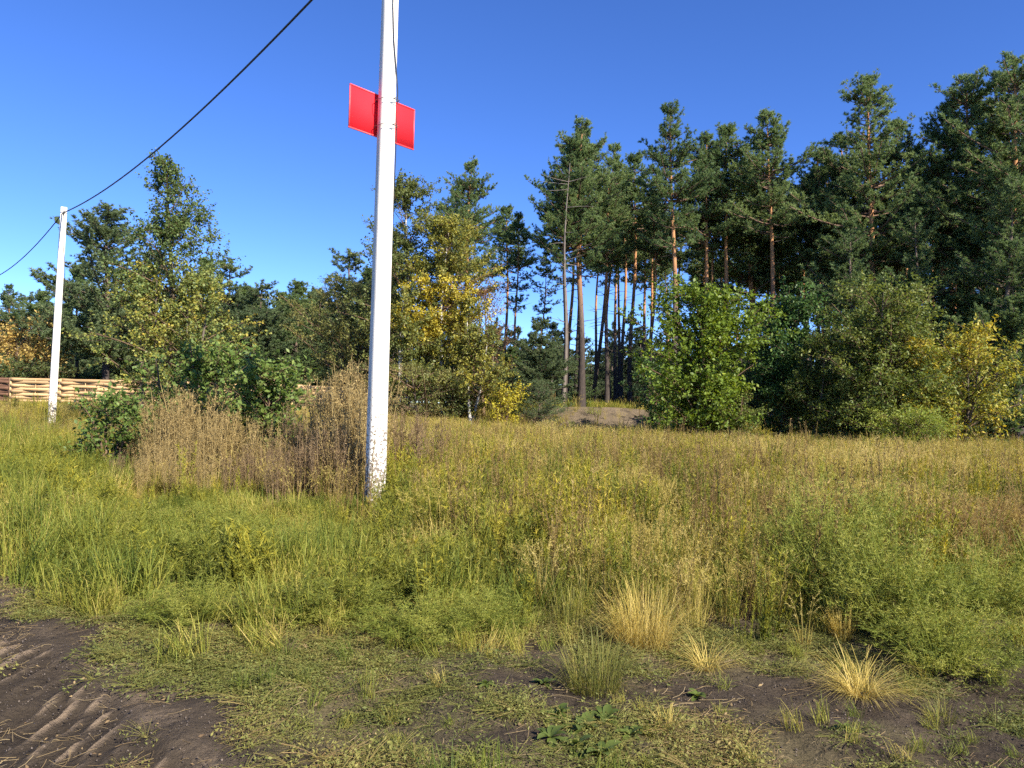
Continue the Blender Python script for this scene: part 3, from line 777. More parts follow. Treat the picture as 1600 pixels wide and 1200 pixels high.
for a in [
    ('bushy', 165, 334, 48, 'big bushy pine branched to the ground behind the pale fence', 1.2),
    ('bushy', 228, 400, 52, 'bushy pine hidden behind the poplar', .9),
    ('young_b', 118, 420, 55, 'pine showing left of the big bushy one, behind the pole', 1.1),
    ('young_a', 345, 404, 58, 'spired young pine just right of the poplar', 1.2),
    ('young_b', 312, 410, 63, 'young pine touching the poplar from behind', 1.0),
    ('young_b', 378, 452, 60, 'low young pine between two spired ones', 1.2),
    ('young_a', 405, 440, 57, 'second spired young pine from the poplar', 1.2),
    ('young_b', 432, 462, 62, 'dark young pine in the lowest dip of the treeline', 1.1),
    ('young_b', 457, 446, 58, 'pointed young pine in the middle of the low treeline', 1.2),
    ('young_a', 492, 452, 60, 'young pine left of the yellow green willow', 1.1),
    ('young_a', 540, 390, 62, 'taller spired young pine above the yellow green willow', 1.2),
    ('young_b', 574, 425, 60, 'young pine right beside the tall pole', 1.1),
    ('young_b', 612, 400, 62, 'young pine behind the birch, right of the tall pole', 1.0),
    ('tall_d', 8, 448, 75, 'distant thin pine at the left edge', 1.0),
    ('young_a', 40, 458, 78, 'distant rounded pine above the amber tree', 1.4),
    ('young_b', 75, 505, 70, 'distant low pine between amber tree and pole', 1.4),
]:
    pine_px(a[0], a[1], a[2], a[3], a[4], Y, a[5])
gq = np.random.default_rng(12)
for px in range(70, 640, 30):
    d = gq.uniform(68, 84)
    pine_px(['young_a', 'young_b'][int(gq.integers(2))], px + gq.uniform(-10, 10), gq.uniform(452, 492), d, 'shaded pine in the back row of the low treeline', 'back row pines of the low treeline', 1.25)
for px in range(1180, 1640, 42):
    d = gq.uniform(38, 47)
    pine_px(['young_a', 'young_b', 'low'][int(gq.integers(3))], px + gq.uniform(-12, 12), gq.uniform(470, 560), d, 'small shaded pine in the understorey of the right stand', 'understorey pines', 1.3)
S = 'low pine bushes at the forest edge'
for a in [('young_a', 845, 498, 41, 'bluish bushy pine below the bare stemmed pine', 1.3), ('shrub', 842, 600, 38.5, 'round low pine bush beside the yellow shrub', 1.2), ('young_b', 800, 545, 44, 'small pine behind the yellow shrub', 1.4),
          ('young_b', 905, 560, 47, 'small shaded pine between the trunks by the brown bank', 1.2), ('young_b', 1590, 470, 33, 'young pine in front of the right edge pines', 1.2)]:
    pine_px(a[0], a[1], a[2], a[3], a[4], S, a[5])
# the stand behind the edge: trunks seen between the nearer ones
gi = np.random.default_rng(77)
pts = []
tries = 0
while len(pts) < 72 and tries < 4000:
    tries += 1
    d = gi.uniform(47, 74); px = gi.uniform(868, 1760)
    if px < 1010 and d > 64: continue
    p = at(px, 640, d)
    if all((p[0] - q[0]) ** 2 + (p[1] - q[1]) ** 2 > 2.1 ** 2 for q in pts):
        pts.append((p[0], p[1]))
for i, (x, y) in enumerate(pts):
    H = gi.uniform(14.5, 19.0)
    put_pine(['tall_d', 'tall_b', 'thin', 'tall_a'][int(gi.choice(4, p=[.42, .22, .3, .06]))], x, y, H, 'straight pine trunk deep in the shaded stand', 'pines inside the stand', gi.uniform(0, 6.28), gi.uniform(.85, 1.1), (R(gi.normal(0, 1)), R(gi.normal(0, 1))))
# a standing dead stem
def dead_stem():
    p = at(879, 640, 43.5); H = at(879, 255, 43.5)[2] - float(hgt(p[0], p[1]))
    g = np.random.default_rng(4)
    t = thing('dead_pine', (p[0], p[1], float(hgt(p[0], p[1]))), 'bare grey dead pine stem at the left corner of the stand', 'dead tree')
    z = np.linspace(-.3, H, 12); P = np.column_stack([.12 * np.sin(z * .5), .1 * np.sin(z * .37), z])
    mb = MB(); V, Fc, T = tubes(P[None], (np.linspace(.12, .015, 12))[None], 8); mb.add(V, Fc, T)
    obj('trunk', mb.mesh('trunk', [MAT['deadwood']], True), t)
    n = 26; zb = g.uniform(3, H - .5, n); az = g.uniform(0, 6.28, n); L = g.uniform(.4, 1.7, n)
    d = np.column_stack([np.cos(az), np.sin(az), g.uniform(-.2, .5, n)])
    a = np.column_stack([.12 * np.sin(zb * .5), .1 * np.sin(zb * .37), zb])
    BP = bezier(a, a + d * (L * .6)[:, None], a + d * L[:, None] + np.array([0, 0, 1]) * g.uniform(-.3, .3, (n, 1)), 5)
    V, Fc, T = tubes(BP, np.linspace(.028, .006, 5)[None].repeat(n, 0), 4)
    obj('branches', MB().add(V, Fc, T).mesh('branches', [MAT['deadwood']]), t)
dead_stem()

# ------------------------------------------------------------------ broadleaved trees and shrubs
def broadleaf(name, px, py_base, py_top, d, Rw, leaf, mat, bark, label, cat, seed, nbr=60, lpm=60, stems=1, base=.15, shape='round', leafsize=.07, aspect=.62, tint=(.2, .5), tintfn=None, up=.5, group=None, twigs=9, open_=.35):
    g = np.random.default_rng(seed)
    b = at(px, py_base, d); zg = float(hgt(b[0], b[1]))
    H = at(px, py_top, d)[2] - zg
    t = thing(name, (b[0], b[1], zg - .02), label, cat, group)
    wood = MB()
    stemsP = []
    for s in range(stems):
        az = g.uniform(0, 6.28); sp = 0 if stems == 1 else Rw * g.uniform(.25, .6)
        hh = H * (1 if s == 0 else g.uniform(.7, .97))
        k = 9; u = np.linspace(0, 1, k)
        P = np.column_stack([np.cos(az) * sp * u ** 1.1 + .05 * hh * .3 * np.sin(u * 5 + az), np.sin(az) * sp * u ** 1.1 + .05 * hh * .3 * np.cos(u * 4 + az) - .05 * hh * .3, u * hh])
        P[0, 2] = -.2
        r = (.012 * hh + .012) * (1 - u) ** .8 + .008
        V, Fc, T = tubes(P[None], r[None], 7); wood.add(V, Fc, T); stemsP.append((P, hh))
    # limbs
    si = g.integers(0, stems, nbr)
    ub = base + (1 - base) * np.sort(g.uniform(0, 1, nbr)) * .97
    a = np.array([[np.interp(u * stemsP[i][1], stemsP[i][0][:, 2], stemsP[i][0][:, j]) for j in range(3)] for i, u in zip(si, ub)])
    tt = (ub - base) / (1 - base)
    if shape == 'round': prof = np.sqrt(np.clip(1 - (tt * 1.02 - .42) ** 2 / .40, .04, 1))
    elif shape == 'column': prof = np.clip(np.minimum(1, tt / .1) * (1 - tt) ** .45, .15, 1)
    elif shape == 'fan': prof = np.clip(.55 + .6 * tt - .5 * tt ** 3, .1, 1.1)
    L = Rw * prof * g.uniform(.55, 1.2, nbr)
    az = np.arange(nbr) * 2.39996 + g.uniform(-.6, .6, nbr)
    L = L * (.55 + .85 * sstep(.25, .75, noise((az % 6.283) * 1.3, tt * 5.0, seed + 3)))
    el = g.uniform(R(5), R(45), nbr) + tt * .5
    dv = np.column_stack([np.cos(az) * np.cos(el), np.sin(az) * np.cos(el), np.sin(el)])
    end = a + dv * L[:, None]
    end[:, 2] = np.clip(end[:, 2], .12, H * 1.0)
    mid = a + dv * (L * .5)[:, None] + np.array([0, 0, 1]) * (L * .08)[:, None]
    BP = bezier(a, mid, end, 5)
    V, Fc, T = tubes(BP, (.006 + .010 * L)[:, None] * np.linspace(1, .3, 5)[None], 4); wood.add(V, Fc, T, 1)
    # twigs and leaves
    m = nbr * twigs; bi = np.repeat(np.arange(nbr), twigs)
    u = g.uniform(open_, 1, m); f = u * 4; i0 = np.minimum(f.astype(int), 3); fr = (f - i0)[:, None]
    p0 = BP[bi, i0] * (1 - fr) + BP[bi, i0 + 1] * fr
    td = unit(dv[bi] * .7 + rand_unit(m, g) + np.array([0, 0, .25]))
    tl = np.clip(L[bi] * .42, .12, .9) * g.uniform(.5, 1.3, m)
    tw = np.stack([p0, p0 + td * tl[:, None] - np.array([0, 0, 1]) * (tl * .12)[:, None]], 1)
    V, Fc, T = tubes(tw, np.array([[.006, .002]]).repeat(m, 0), 3); wood.add(V, Fc, T, 1)
    nl = np.maximum(3, (tl * lpm).astype(int)); li = np.repeat(np.arange(m), nl)
    uu = g.uniform(.1, 1.05, len(li))[:, None]
    P = p0[li] + td[li] * tl[li][:, None] * uu + g.normal(0, leafsize * .55, (len(li), 3))
    P[:, 2] = np.maximum(P[:, 2], .03)
    br = noise(bi * .63, bi * 0, seed)[li]
    tn = tint[0] + tint[1] * (.55 * br + .45 * g.random(len(li)))
    if tintfn is not None: tn = tn + tintfn(P, H)
    zs = H / max(np.percentile(P[:, 2], 99.6), .3)
    P[:, 2] *= zs
    for v in wood.V: v[:, 2] *= zs
    V, Fc, T = leaves(P, g, leafsize, aspect, up, .35, np.clip(tn, 0, 1), out=td[li] * .6)
    obj('trunk', wood.mesh('trunk', [MAT[bark], MAT['twig']], True), t)
    obj('crown', MB().add(V, Fc, np.clip(T, 0, 1)).mesh('crown', [MAT[mat]]), t)
    return t
B = broadleaf
B('poplar_tree', 258, 640, 252, 28, 1.75, 0, 'poplar', 'greybark', 'slim poplar towering over the fence, greener on top', 'poplar tree', 31, nbr=150, lpm=40, leafsize=.085, aspect=.85, shape='column', base=.16, tint=(.12, .38), tintfn=lambda P, H: np.where(P[:, 2] < H * .62, .18, -.12) + .1 * np.sin(P[:, 0] * 2), twigs=10)
B('poplar_tree', 298, 640, 425, 27, 1.9, 0, 'poplar', 'greybark', 'low yellow green poplar sucker at the foot of the slim poplar', 'poplar tree', 32, nbr=70, lpm=44, leafsize=.085, aspect=.85, shape='round', base=.15, tint=(.35, .6), stems=2)
B('poplar_tree', 232, 640, 405, 27.5, 1.4, 0, 'poplar', 'greybark', 'golden tinged poplar sucker left below the slim poplar', 'poplar tree', 33, nbr=60, lpm=40, leafsize=.085, aspect=.85, shape='column', base=.12, tint=(.4, .55), stems=2)
B('birch_tree', 632, 640, 284, 41, 2.9, 0, 'birch', 'whitebark', 'tall birch with thin grey green top right of the pole', 'birch tree', 34, nbr=130, lpm=44, leafsize=.11, aspect=.75, shape='column', base=.2, tint=(.05, .42), tintfn=lambda P, H: np.where(P[:, 2] < H * .4, .12, 0), twigs=11)
B('birch_tree', 690, 640, 340, 40, 2.9, 0, 'birch', 'whitebark', 'yellow birch glowing right of the tall pole', 'birch tree', 35, nbr=130, lpm=44, leafsize=.11, aspect=.75, shape='column', base=.2, tint=(.32, .5), tintfn=lambda P, H: .34 * (P[:, 2] < H * .72) * (P[:, 2] > H * .38), twigs=11)
B('birch_tree', 738, 645, 468, 38.5, 1.7, 0, 'birch', 'whitebark', 'lower golden olive birch in front of the twin stemmed pine', 'birch tree', 135, nbr=90, lpm=38, leafsize=.11, aspect=.7, shape='column', base=.12, tint=(.2, .6), stems=2, twigs=10)
B('birch_tree', 618, 645, 455, 38, 1.6, 0, 'birch', 'whitebark', 'lower olive birch tight behind the right side of the pole', 'birch tree', 136, nbr=90, lpm=38, leafsize=.11, aspect=.7, shape='column', base=.1, tint=(.12, .6), stems=2, twigs=10)
B('willow_tree', 550, 640, 432, 44, 3.2, 0, 'willow', 'greybark', 'yellow green willow left of the tall pole', 'willow tree', 36, nbr=110, lpm=48, leafsize=.12, aspect=.4, shape='round', base=.06, tint=(.3, .65), stems=3, twigs=11)
B('birch_tree', 655, 645, 560, 38, 2.6, 0, 'willow', 'greybark', 'low olive shrub at the foot of the birches', 'shrub', 37, nbr=70, lpm=26, leafsize=.08, aspect=.6, shape='round', base=.08, tint=(.15, .7), stems=4, twigs=9).name = 'olive_shrub'
B('russet_tree', 757, 645, 440, 41, 1.9, 0, 'russet', 'twig', 'withered russet tree with sparse brown leaves', 'dead tree', 38, nbr=80, lpm=13, leafsize=.09, aspect=.6, shape='round', base=.2, tint=(.2, .7), stems=2, twigs=11)
B('yellow_shrub', 790, 650, 592, 37.5, 1.0, 0, 'yellow', 'twig', 'small bright yellow shrub at the foot of the pines', 'shrub', 39, nbr=36, lpm=34, leafsize=.11, aspect=.5, shape='round', base=.08, tint=(.1, .8), stems=3)
B('maple_tree', 1090, 665, 452, 31.5, 2.35, 0, 'maple', 'greybark', 'bright green maple on the field edge under the pines', 'maple tree', 40, nbr=150, lpm=30, leafsize=.15, aspect=.62, shape='round', base=.06, tint=(.12, .6), stems=3, twigs=10)
B('maple_tree', 1216, 668, 448, 34, 1.75, 0, 'darkgreen', 'greybark', 'dark green maple between the bright maple and the olive tree', 'maple tree', 41, nbr=140, lpm=34, leafsize=.14, aspect=.62, shape='column', base=.06, tint=(.1, .6), stems=2, twigs=10)
B('elm_tree', 1352, 684, 444, 31, 2.4, 0, 'olive', 'greybark', 'broad olive green tree left of the golden one', 'elm tree', 42, nbr=190, lpm=30, leafsize=.12, aspect=.55, shape='round', base=.04, tint=(.15, .65), stems=4, twigs=11)
B('elm_tree', 1276, 684, 520, 32, 1.3, 0, 'olive', 'greybark', 'lower olive tree leaning against the dark green maple', 'elm tree', 47, nbr=90, lpm=38, leafsize=.10, aspect=.55, shape='round', base=.05, tint=(.05, .55), stems=3, twigs=10)
B('cherry_tree', 1428, 684, 525, 30.5, 1.15, 0, 'gold', 'greybark', 'golden orange small tree touching the olive tree', 'cherry tree', 43, nbr=80, lpm=30, leafsize=.13, aspect=.45, shape='round', base=.12, tint=(.2, .75), stems=2, twigs=9)
B('cherry_tree', 1505, 688, 505, 30, 1.75, 0, 'gold', 'greybark', 'green and gold cherry tree before the right edge pines', 'cherry tree', 44, nbr=100, lpm=26, leafsize=.15, aspect=.42, shape='round', base=.10, tint=(.02, .85), stems=3, twigs=8)
B('lime_shrub', 1412, 690, 632, 28.5, 1.3, 0, 'lime', 'twig', 'low lime green shrub in front of the golden trees', 'shrub', 45, nbr=60, lpm=46, leafsize=.11, aspect=.25, shape='round', base=.04, tint=(.15, .7), stems=5)
B('edge_shrub', 1148, 668, 606, 31, 1.1, 0, 'olive', 'twig', 'low olive shrub between the two maples', 'shrub', 46, nbr=50, lpm=34, leafsize=.09, aspect=.5, shape='round', base=.04, tint=(.25, .6), stems=4)
B('edge_shrub', 1035, 650, 560, 36, 1.2, 0, 'darkgreen', 'twig', 'dark low shrub on the left side of the bright maple', 'shrub', 48, nbr=60, lpm=30, leafsize=.12, aspect=.6, shape='round', base=.04, tint=(.15, .6), stems=3)
B('amber_tree', 32, 640, 488, 47, 2.4, 0, 'amber', 'greybark', 'amber coloured autumn tree behind the fence at the left edge', 'autumn tree', 49, nbr=90, lpm=17, leafsize=.15, aspect=.7, shape='round', base=.2, tint=(.1, .8), stems=3)
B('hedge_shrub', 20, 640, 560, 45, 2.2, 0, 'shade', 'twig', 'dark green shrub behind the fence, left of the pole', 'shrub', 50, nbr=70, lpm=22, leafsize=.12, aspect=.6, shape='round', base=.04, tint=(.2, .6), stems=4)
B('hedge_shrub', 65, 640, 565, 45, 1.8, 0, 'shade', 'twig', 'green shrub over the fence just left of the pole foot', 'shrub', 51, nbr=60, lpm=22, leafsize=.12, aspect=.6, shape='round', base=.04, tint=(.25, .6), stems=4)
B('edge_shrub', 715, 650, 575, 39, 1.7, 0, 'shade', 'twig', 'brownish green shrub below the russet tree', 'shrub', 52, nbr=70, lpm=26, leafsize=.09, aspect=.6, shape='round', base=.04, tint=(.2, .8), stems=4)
# saplings in the weeds on the left
SG = 'maple saplings among the weeds'
B('maple_sapling', 172, 735, 606, 15, .85, 0, 'sapling', 'twig', 'leftmost dark green sapling in front of the pale fence', 'sapling', 61, nbr=40, lpm=34, leafsize=.09, aspect=.6, shape='round', base=.06, tint=(.05, .6), stems=4, group=SG)
B('maple_sapling', 322, 720, 532, 17, .85, 0, 'sapling', 'twig', 'tall green sapling below the slim poplar', 'sapling', 62, nbr=80, lpm=30, leafsize=.10, aspect=.6, shape='round', base=.15, tint=(.1, .6), stems=4, group=SG)
B('maple_sapling', 262, 720, 560, 18, .6, 0, 'sapling', 'twig', 'dark sapling behind the straw coloured weeds', 'sapling', 63, nbr=44, lpm=30, leafsize=.09, aspect=.6, shape='round', base=.1, tint=(.02, .5), stems=3, group=SG)
B('maple_sapling', 402, 735, 556, 15, .8, 0, 'sapling', 'twig', 'green sapling with pale leaf tips, right of the weeds', 'sapling', 64, nbr=70, lpm=30, leafsize=.10, aspect=.6, shape='round', base=.12, tint=(.12, .72), stems=4, group=SG)
B('maple_sapling', 448, 735, 600, 16, .5, 0, 'sapling', 'twig', 'small sapling nearest the tall pole among brown stalks', 'sapling', 65, nbr=36, lpm=30, leafsize=.09, aspect=.6, shape='round', base=.12, tint=(.15, .7), stems=3, group=SG)

# ------------------------------------------------------------------ tall dry weeds
def dry_weed_mesh(seed, H, spread, nst, dense=1.0):
    g = np.random.default_rng(seed)
    az = g.uniform(0, 6.28, nst); r = spread * np.sqrt(g.random(nst)) * .6
    a = np.column_stack([np.cos(az) * r, np.sin(az) * r, np.full(nst, -.05)])
    h = H * g.uniform(.65, 1.05, nst)
    e = a + np.column_stack([np.cos(az) * spread * g.uniform(.1, .7, nst), np.sin(az) * spread * g.uniform(.1, .7, nst), h])
    mid = a * .5 + e * .5 + g.normal(0, .05, (nst, 3)); mid[:, 2] = h * .5
    P = bezier(a, mid, e, 6)
    mb = MB(); V, Fc, T = tubes(P, np.linspace(.008, .003, 6)[None].repeat(nst, 0), 3); mb.add(V, Fc, np.clip(T + .3, 0, 1))
    nb = int(16 * dense); m = nst * nb; si = np.repeat(np.arange(nst), nb)
    u = g.uniform(.3, .98, m); f = u * 5; i0 = np.minimum(f.astype(int), 4); fr = (f - i0)[:, None]
    p0 = P[si, i0] * (1 - fr) + P[si, i0 + 1] * fr
    az2 = g.uniform(0, 6.28, m); L = H * .17 * (1.15 - u) / .8 * g.uniform(.5, 1.3, m) + .04
    d = np.column_stack([np.cos(az2) * .55, np.sin(az2) * .55, g.uniform(.5, 1, m)])
    tw = np.stack([p0, p0 + d * (L * .5)[:, None], p0 + d * L[:, None] + np.array([0, 0, .15]) * L[:, None]], 1)
    V, Fc, T = tubes(tw, np.array([[.003, .0022, .0015]]).repeat(m, 0), 3); mb.add(V, Fc, T)
    nl = 9; li = np.repeat(np.arange(m), nl)
    q = p0[li] + d[li] * (L[li] * g.uniform(.2, 1.1, len(li)))[:, None] + g.normal(0, .012, (len(li), 3))
    V, Fc, T = leaves(q, g, .026, .4, .1, .2, .2 + .6 * g.random(len(li))); mb.add(V, Fc, np.clip(T, 0, 1))
    return mb
WEED = [dry_weed_mesh(100 + i, h, s, n).mesh('dry_weed_plant', [MAT['dryweed']]) for i, (h, s, n) in enumerate([(1.6, .35, 22), (1.5, .45, 26), (1.7, .3, 18), (1.4, .4, 24)])]
MAT['dryweed_dark'] = leaf_mat('dark_dry_weed', [(0, (0.10, 0.065, 0.04)), (.5, (0.21, 0.145, 0.08)), (1, (0.36, 0.26, 0.14))], .25, .7, .1)
WEEDD = []
for me in WEED[:3]:
    m2 = me.copy(); m2.materials.clear(); m2.materials.append(MAT['dryweed_dark']); WEEDD.append(m2)
wl = [(222, 655, 15, 0, 'straw weed left of the tall weeds, by the leftmost sapling'), (252, 628, 14.5, 0, 'tall straw coloured weed in front of the slim poplar'), (285, 612, 14.2, 0, 'tallest straw weed of the left clump'),
      (318, 606, 14.6, 0, 'straw weed in the middle of the left clump'), (342, 622, 14, 0, 'straw weed at the right end of the left clump'), (240, 690, 13, 0, 'short straw weed at the foot of the left clump'), (300, 665, 13.2, 0, 'short straw weed in front of the left clump'),
      (378, 640, 14, 0, 'lone straw stalks between the two green saplings'), (455, 628, 14.5, 1, 'brown weed beside the small sapling'), (482, 640, 13.8, 1, 'brown weed midway between sapling and pole'), (470, 690, 12.2, 1, 'dark brown weed low before the pole weeds'),
      (515, 590, 13.6, 0, 'tall tan weed left of the pole'), (545, 548, 13.2, 0, 'tallest tan weed right against the pole'), (562, 562, 13.6, 0, 'tan weed partly behind the pole'), (525, 668, 12, 1, 'dark brown weed at the left foot of the pole'), (548, 690, 11.6, 1, 'dark weed touching the foot of the pole'),
      (500, 700, 11.8, 1, 'dark weed left of the one at the pole foot'), (430, 680, 12.8, 1, 'brown weed under the pale tipped sapling'), (640, 625, 14, 1, 'brown stalks just right of the pole'), (668, 650, 15, 1, 'thin brown stalks farther right of the pole'), (500, 625, 15.2, 0, 'tan weed behind the pole weeds'),
      (195, 668, 15.5, 1, 'brown stalks right of the leftmost sapling'), (530, 600, 14.2, 0, 'tan weed between the tallest one and the sapling'), (575, 640, 12.4, 1, 'brown weed hidden behind the pole'),
      (268, 606, 14.8, 0, 'straw weed between the two tallest of the left clump'), (302, 598, 15, 0, 'straw weed rising behind the middle of the left clump'), (330, 640, 13.4, 0, 'straw weed in the front row, right of the left clump'), (268, 655, 13.4, 0, 'straw weed in the front row of the left clump'), (358, 625, 14.8, 0, 'straw weed right behind the dark hollow'), (410, 650, 13.2, 0, 'straw weed in front of the pale tipped sapling'), (446, 655, 13, 0, 'straw weed right of the pale tipped sapling'), (508, 640, 13, 0, 'tan weed in the front row left of the pole'), (536, 575, 12.9, 0, 'tan weed just in front of the tallest one by the pole'), (556, 600, 12.6, 0, 'tan weed overlapping the left edge of the pole'), (232, 625, 15.6, 0, 'straw weed behind the left end of the left clump'), (395, 690, 12.4, 1, 'short brown weed in front of the saplings'),
      (225, 705, 12.2, 0, 'low straw weed at the left front of the thicket'), (275, 700, 12, 0, 'low straw weed second from the left in the front row'), (320, 698, 11.8, 0, 'low straw weed in the middle of the front row'), (365, 702, 11.9, 1, 'low brown weed in the front row below the dark hollow'), (440, 700, 11.5, 1, 'low brown weed in the front row below the small sapling'), (480, 665, 11.8, 1, 'brown weed in the front row, left of the pole weeds'), (515, 650, 11.6, 1, 'brown weed one step left of the pole foot'), (540, 640, 11.9, 0, 'tan weed right beside the pole foot'), (185, 700, 13, 1, 'brown weed below the leftmost sapling')]
for i, (px, top, d, dk, lab) in enumerate(wl):
    b = at(px, 700, d); zg = float(hgt(b[0], b[1])); H = at(px, top, d)[2] - zg
    me = (WEEDD if dk else WEED)[i % (3 if dk else 4)]
    s = H / [1.6, 1.5, 1.7, 1.4][i % (3 if dk else 4)]
    o = tag(obj('dry_weed', me, None, (b[0], b[1], zg)), lab, 'weed', 'tall dry weeds left of the pole')
    o.scale = (s * 1.0, s * 1.0, s); o.rotation_euler = (0, 0, i * 1.7)

# ------------------------------------------------------------------ feathery green bushes, tussocks, broad leaved weeds
def feather_mesh(seed, H, W, nst, mat='feather'):
    g = np.random.default_rng(seed)
    az = g.uniform(0, 6.28, nst); q = np.sqrt(g.random(nst))
    a = np.column_stack([np.cos(az) * q * W * .25, np.sin(az) * q * W * .25, np.full(nst, -.03)])
    h = H * (1.0 - .5 * q ** 2) * g.uniform(.4, 1.12, nst) * (.7 + .5 * noise(np.cos(az) * 1.6 + 9, np.sin(az) * 1.6 + 9, seed))
    e = np.column_stack([np.cos(az) * q * W * g.uniform(.75, 1.1, nst), np.sin(az) * q * W * g.uniform(.75, 1.1, nst), h])
    mid = a * .55 + e * .45; mid[:, 2] = h * .62
    P = bezier(a, mid, e, 6)
    mb = MB(); V, Fc, T = tubes(P, np.linspace(.004, .0015, 6)[None].repeat(nst, 0), 3); mb.add(V, Fc, .55)
    nb = 16; m = nst * nb; si = np.repeat(np.arange(nst), nb)
    u = g.uniform(.25, 1, m); f = u * 5; i0 = np.minimum(f.astype(int), 4); fr = (f - i0)[:, None]
    p0 = P[si, i0] * (1 - fr) + P[si, i0 + 1] * fr
    d = unit(unit(P[si, i0 + 1] - P[si, i0]) * .6 + rand_unit(m, g) + np.array([0, 0, .35]))
    L = g.uniform(.05, .17, m) * (H / 1.1)
    nl = 10; li = np.repeat(np.arange(m), nl)
    qp = p0[li] + d[li] * (L[li] * g.uniform(0, 1, len(li)))[:, None]
    st = noise(si * .8, si * 0, seed)[li]
    V, Fc, T = needles(qp, d[li], 1, .036, .0055, .9, g, np.clip(.12 + .75 * st + .3 * g.random(len(li)), 0, 1)); mb.add(V, Fc, np.clip(T, 0, 1))
    return mb
FB = [feather_mesh(200 + i, 1.1, .62, 120).mesh('feathery_bush', [MAT['feather']]) for i in range(2)]
MAT['rusty'] = leaf_mat('rusty_feathery', [(0, (0.12, 0.07, 0.03)), (.5, (0.25, 0.16, 0.06)), (1, (0.38, 0.29, 0.10))], .3, .65, .15)
fr_ = FB[0].copy(); fr_.materials.clear(); fr_.materials.append(MAT['rusty']); FB.append(fr_)
for i, (px, py, H, wd, v, lab) in enumerate([
    (1300, 945, 1.18, 1.15, 0, 'big feathery green bush left of centre in the right foreground'), (1400, 985, .92, 1.15, 1, 'feathery green bush sprawling right of the biggest one'), (1480, 1045, .5, 1.0, 0, 'low feathery bush spilling onto bare soil at the right'),
    (1250, 900, .95, .9, 1, 'feathery green bush behind the biggest one on its left'), (1380, 890, 1.05, 1.0, 0, 'feathery green bush behind, between green and rusty ones'), (1490, 900, .95, 1.0, 2, 'rusty brown feathery bush near the right edge'),
    (1545, 960, .62, 1.0, 1, 'low green bush at the right edge below the rusty one'), (1570, 860, .8, 1.0, 2, 'rusty bush at the very right edge'),
    (335, 905, .62, .95, 0, 'feathery green mound left of the yellow grass on the verge'), (290, 975, .36, .8, 1, 'small dark based feathery mound on the left verge'), (430, 900, .6, .9, 1, 'feathery green mound in the middle of the left verge'),
    (520, 965, .34, .9, 0, 'low feathery mound above a dark hollow'), (660, 1000, .36, .9, 1, 'low green mound with dark hollow, below the pole'), (755, 985, .34, .7, 0, 'low bright green mound at the edge of bare soil'), (230, 850, .55, .9, 1, 'feathery mound at far left of the verge'),
    (110, 830, .5, 1.0, 0, 'grey green mound nearest the left edge of the verge'), (60, 775, .6, 1.0, 1, 'feathery mound at the left edge below the fence'), (390, 850, .42, 1.0, 0, 'yellow green mound under the pale tipped sapling'), (480, 870, .42, .9, 1, 'feathery mound left of the pole foot'), (330, 835, .42, 1.0, 1, 'feathery mound below the foot of the straw weeds'), (170, 900, .4, .9, 0, 'low mound near the track edge on the left'), (600, 930, .45, .8, 1, 'feathery mound straight below the pole'), (690, 900, .5, .8, 0, 'feathery mound right of the pole foot'), (1440, 840, .9, 1.0, 1, 'feathery bush behind the rusty one'), (1180, 935, .55, .7, 0, 'small feathery bush left of the biggest one')]):
    p = G(px, py)
    o = tag(obj('feathery_bush', FB[v], None, tuple(p)), lab, 'bush', 'feathery bushes on the verge')
    o.scale = (wd, wd, H / 1.1); o.rotation_euler = (0, 0, i * 2.1)

def tussock_mesh(seed, n, H, lean, rad, mat, wd=.0026, tint=.5, flat=0, lmin=.1):
    g = np.random.default_rng(seed)
    az = g.uniform(0, 6.28, n); r = rad * np.sqrt(g.random(n))
    P = np.column_stack([np.cos(az) * r, np.sin(az) * r, np.full(n, -.01)])
    V, Fc, T = blades(P, az + g.normal(0, .6, n), H * g.uniform(.3, 1.25, n), lmin + (lean - lmin) * g.random(n) ** 1.3, wd, g, np.clip(tint + g.normal(0, .2, n), 0, 1), bend=1.0 + flat)
    return MB().add(V, Fc, np.clip(T, 0, 1)).mesh('tussock', [MAT[mat]])
for i, (px, py, n, H, lean, rad, mat, lab) in enumerate([
    (1005, 1010, 850, .46, 1.8, .16, 'straw', 'upright golden grass tussock in the middle foreground'), (1105, 1045, 200, .28, 4.0, .06, 'straw', 'small bleached tussock fallen to the right of the golden one'),
    (1345, 1085, 420, .36, 4.5, .07, 'straw', 'flattened straw tussock on bare soil at the lower right'), (1315, 1000, 200, .30, 1.1, .06, 'straw', 'small yellow green tussock at the foot of the big bush'),
    (930, 1080, 560, .34, 2.0, .14, 'greenblade', 'green grass tussock on bare soil left of the golden one'), (1040, 1140, 60, .15, 1.6, .04, 'straw', 'tiny dry tussock near the bottom, middle right'),
    (1470, 1125, 140, .14, 2.4, .07, 'greenblade', 'flat grey green tuft at the lower right corner'), (890, 985, 160, .5, .7, .2, 'greenblade', 'tall bright green grass clump in front of the field')]):
    p = G(px, py)
    o = tag(obj('grass_tussock', tussock_mesh(300 + i, n, H, lean, rad, mat, lmin=.9 if lean > 3 else .1), None, tuple(p)), lab, 'grass tussock', 'grass tussocks in the foreground')
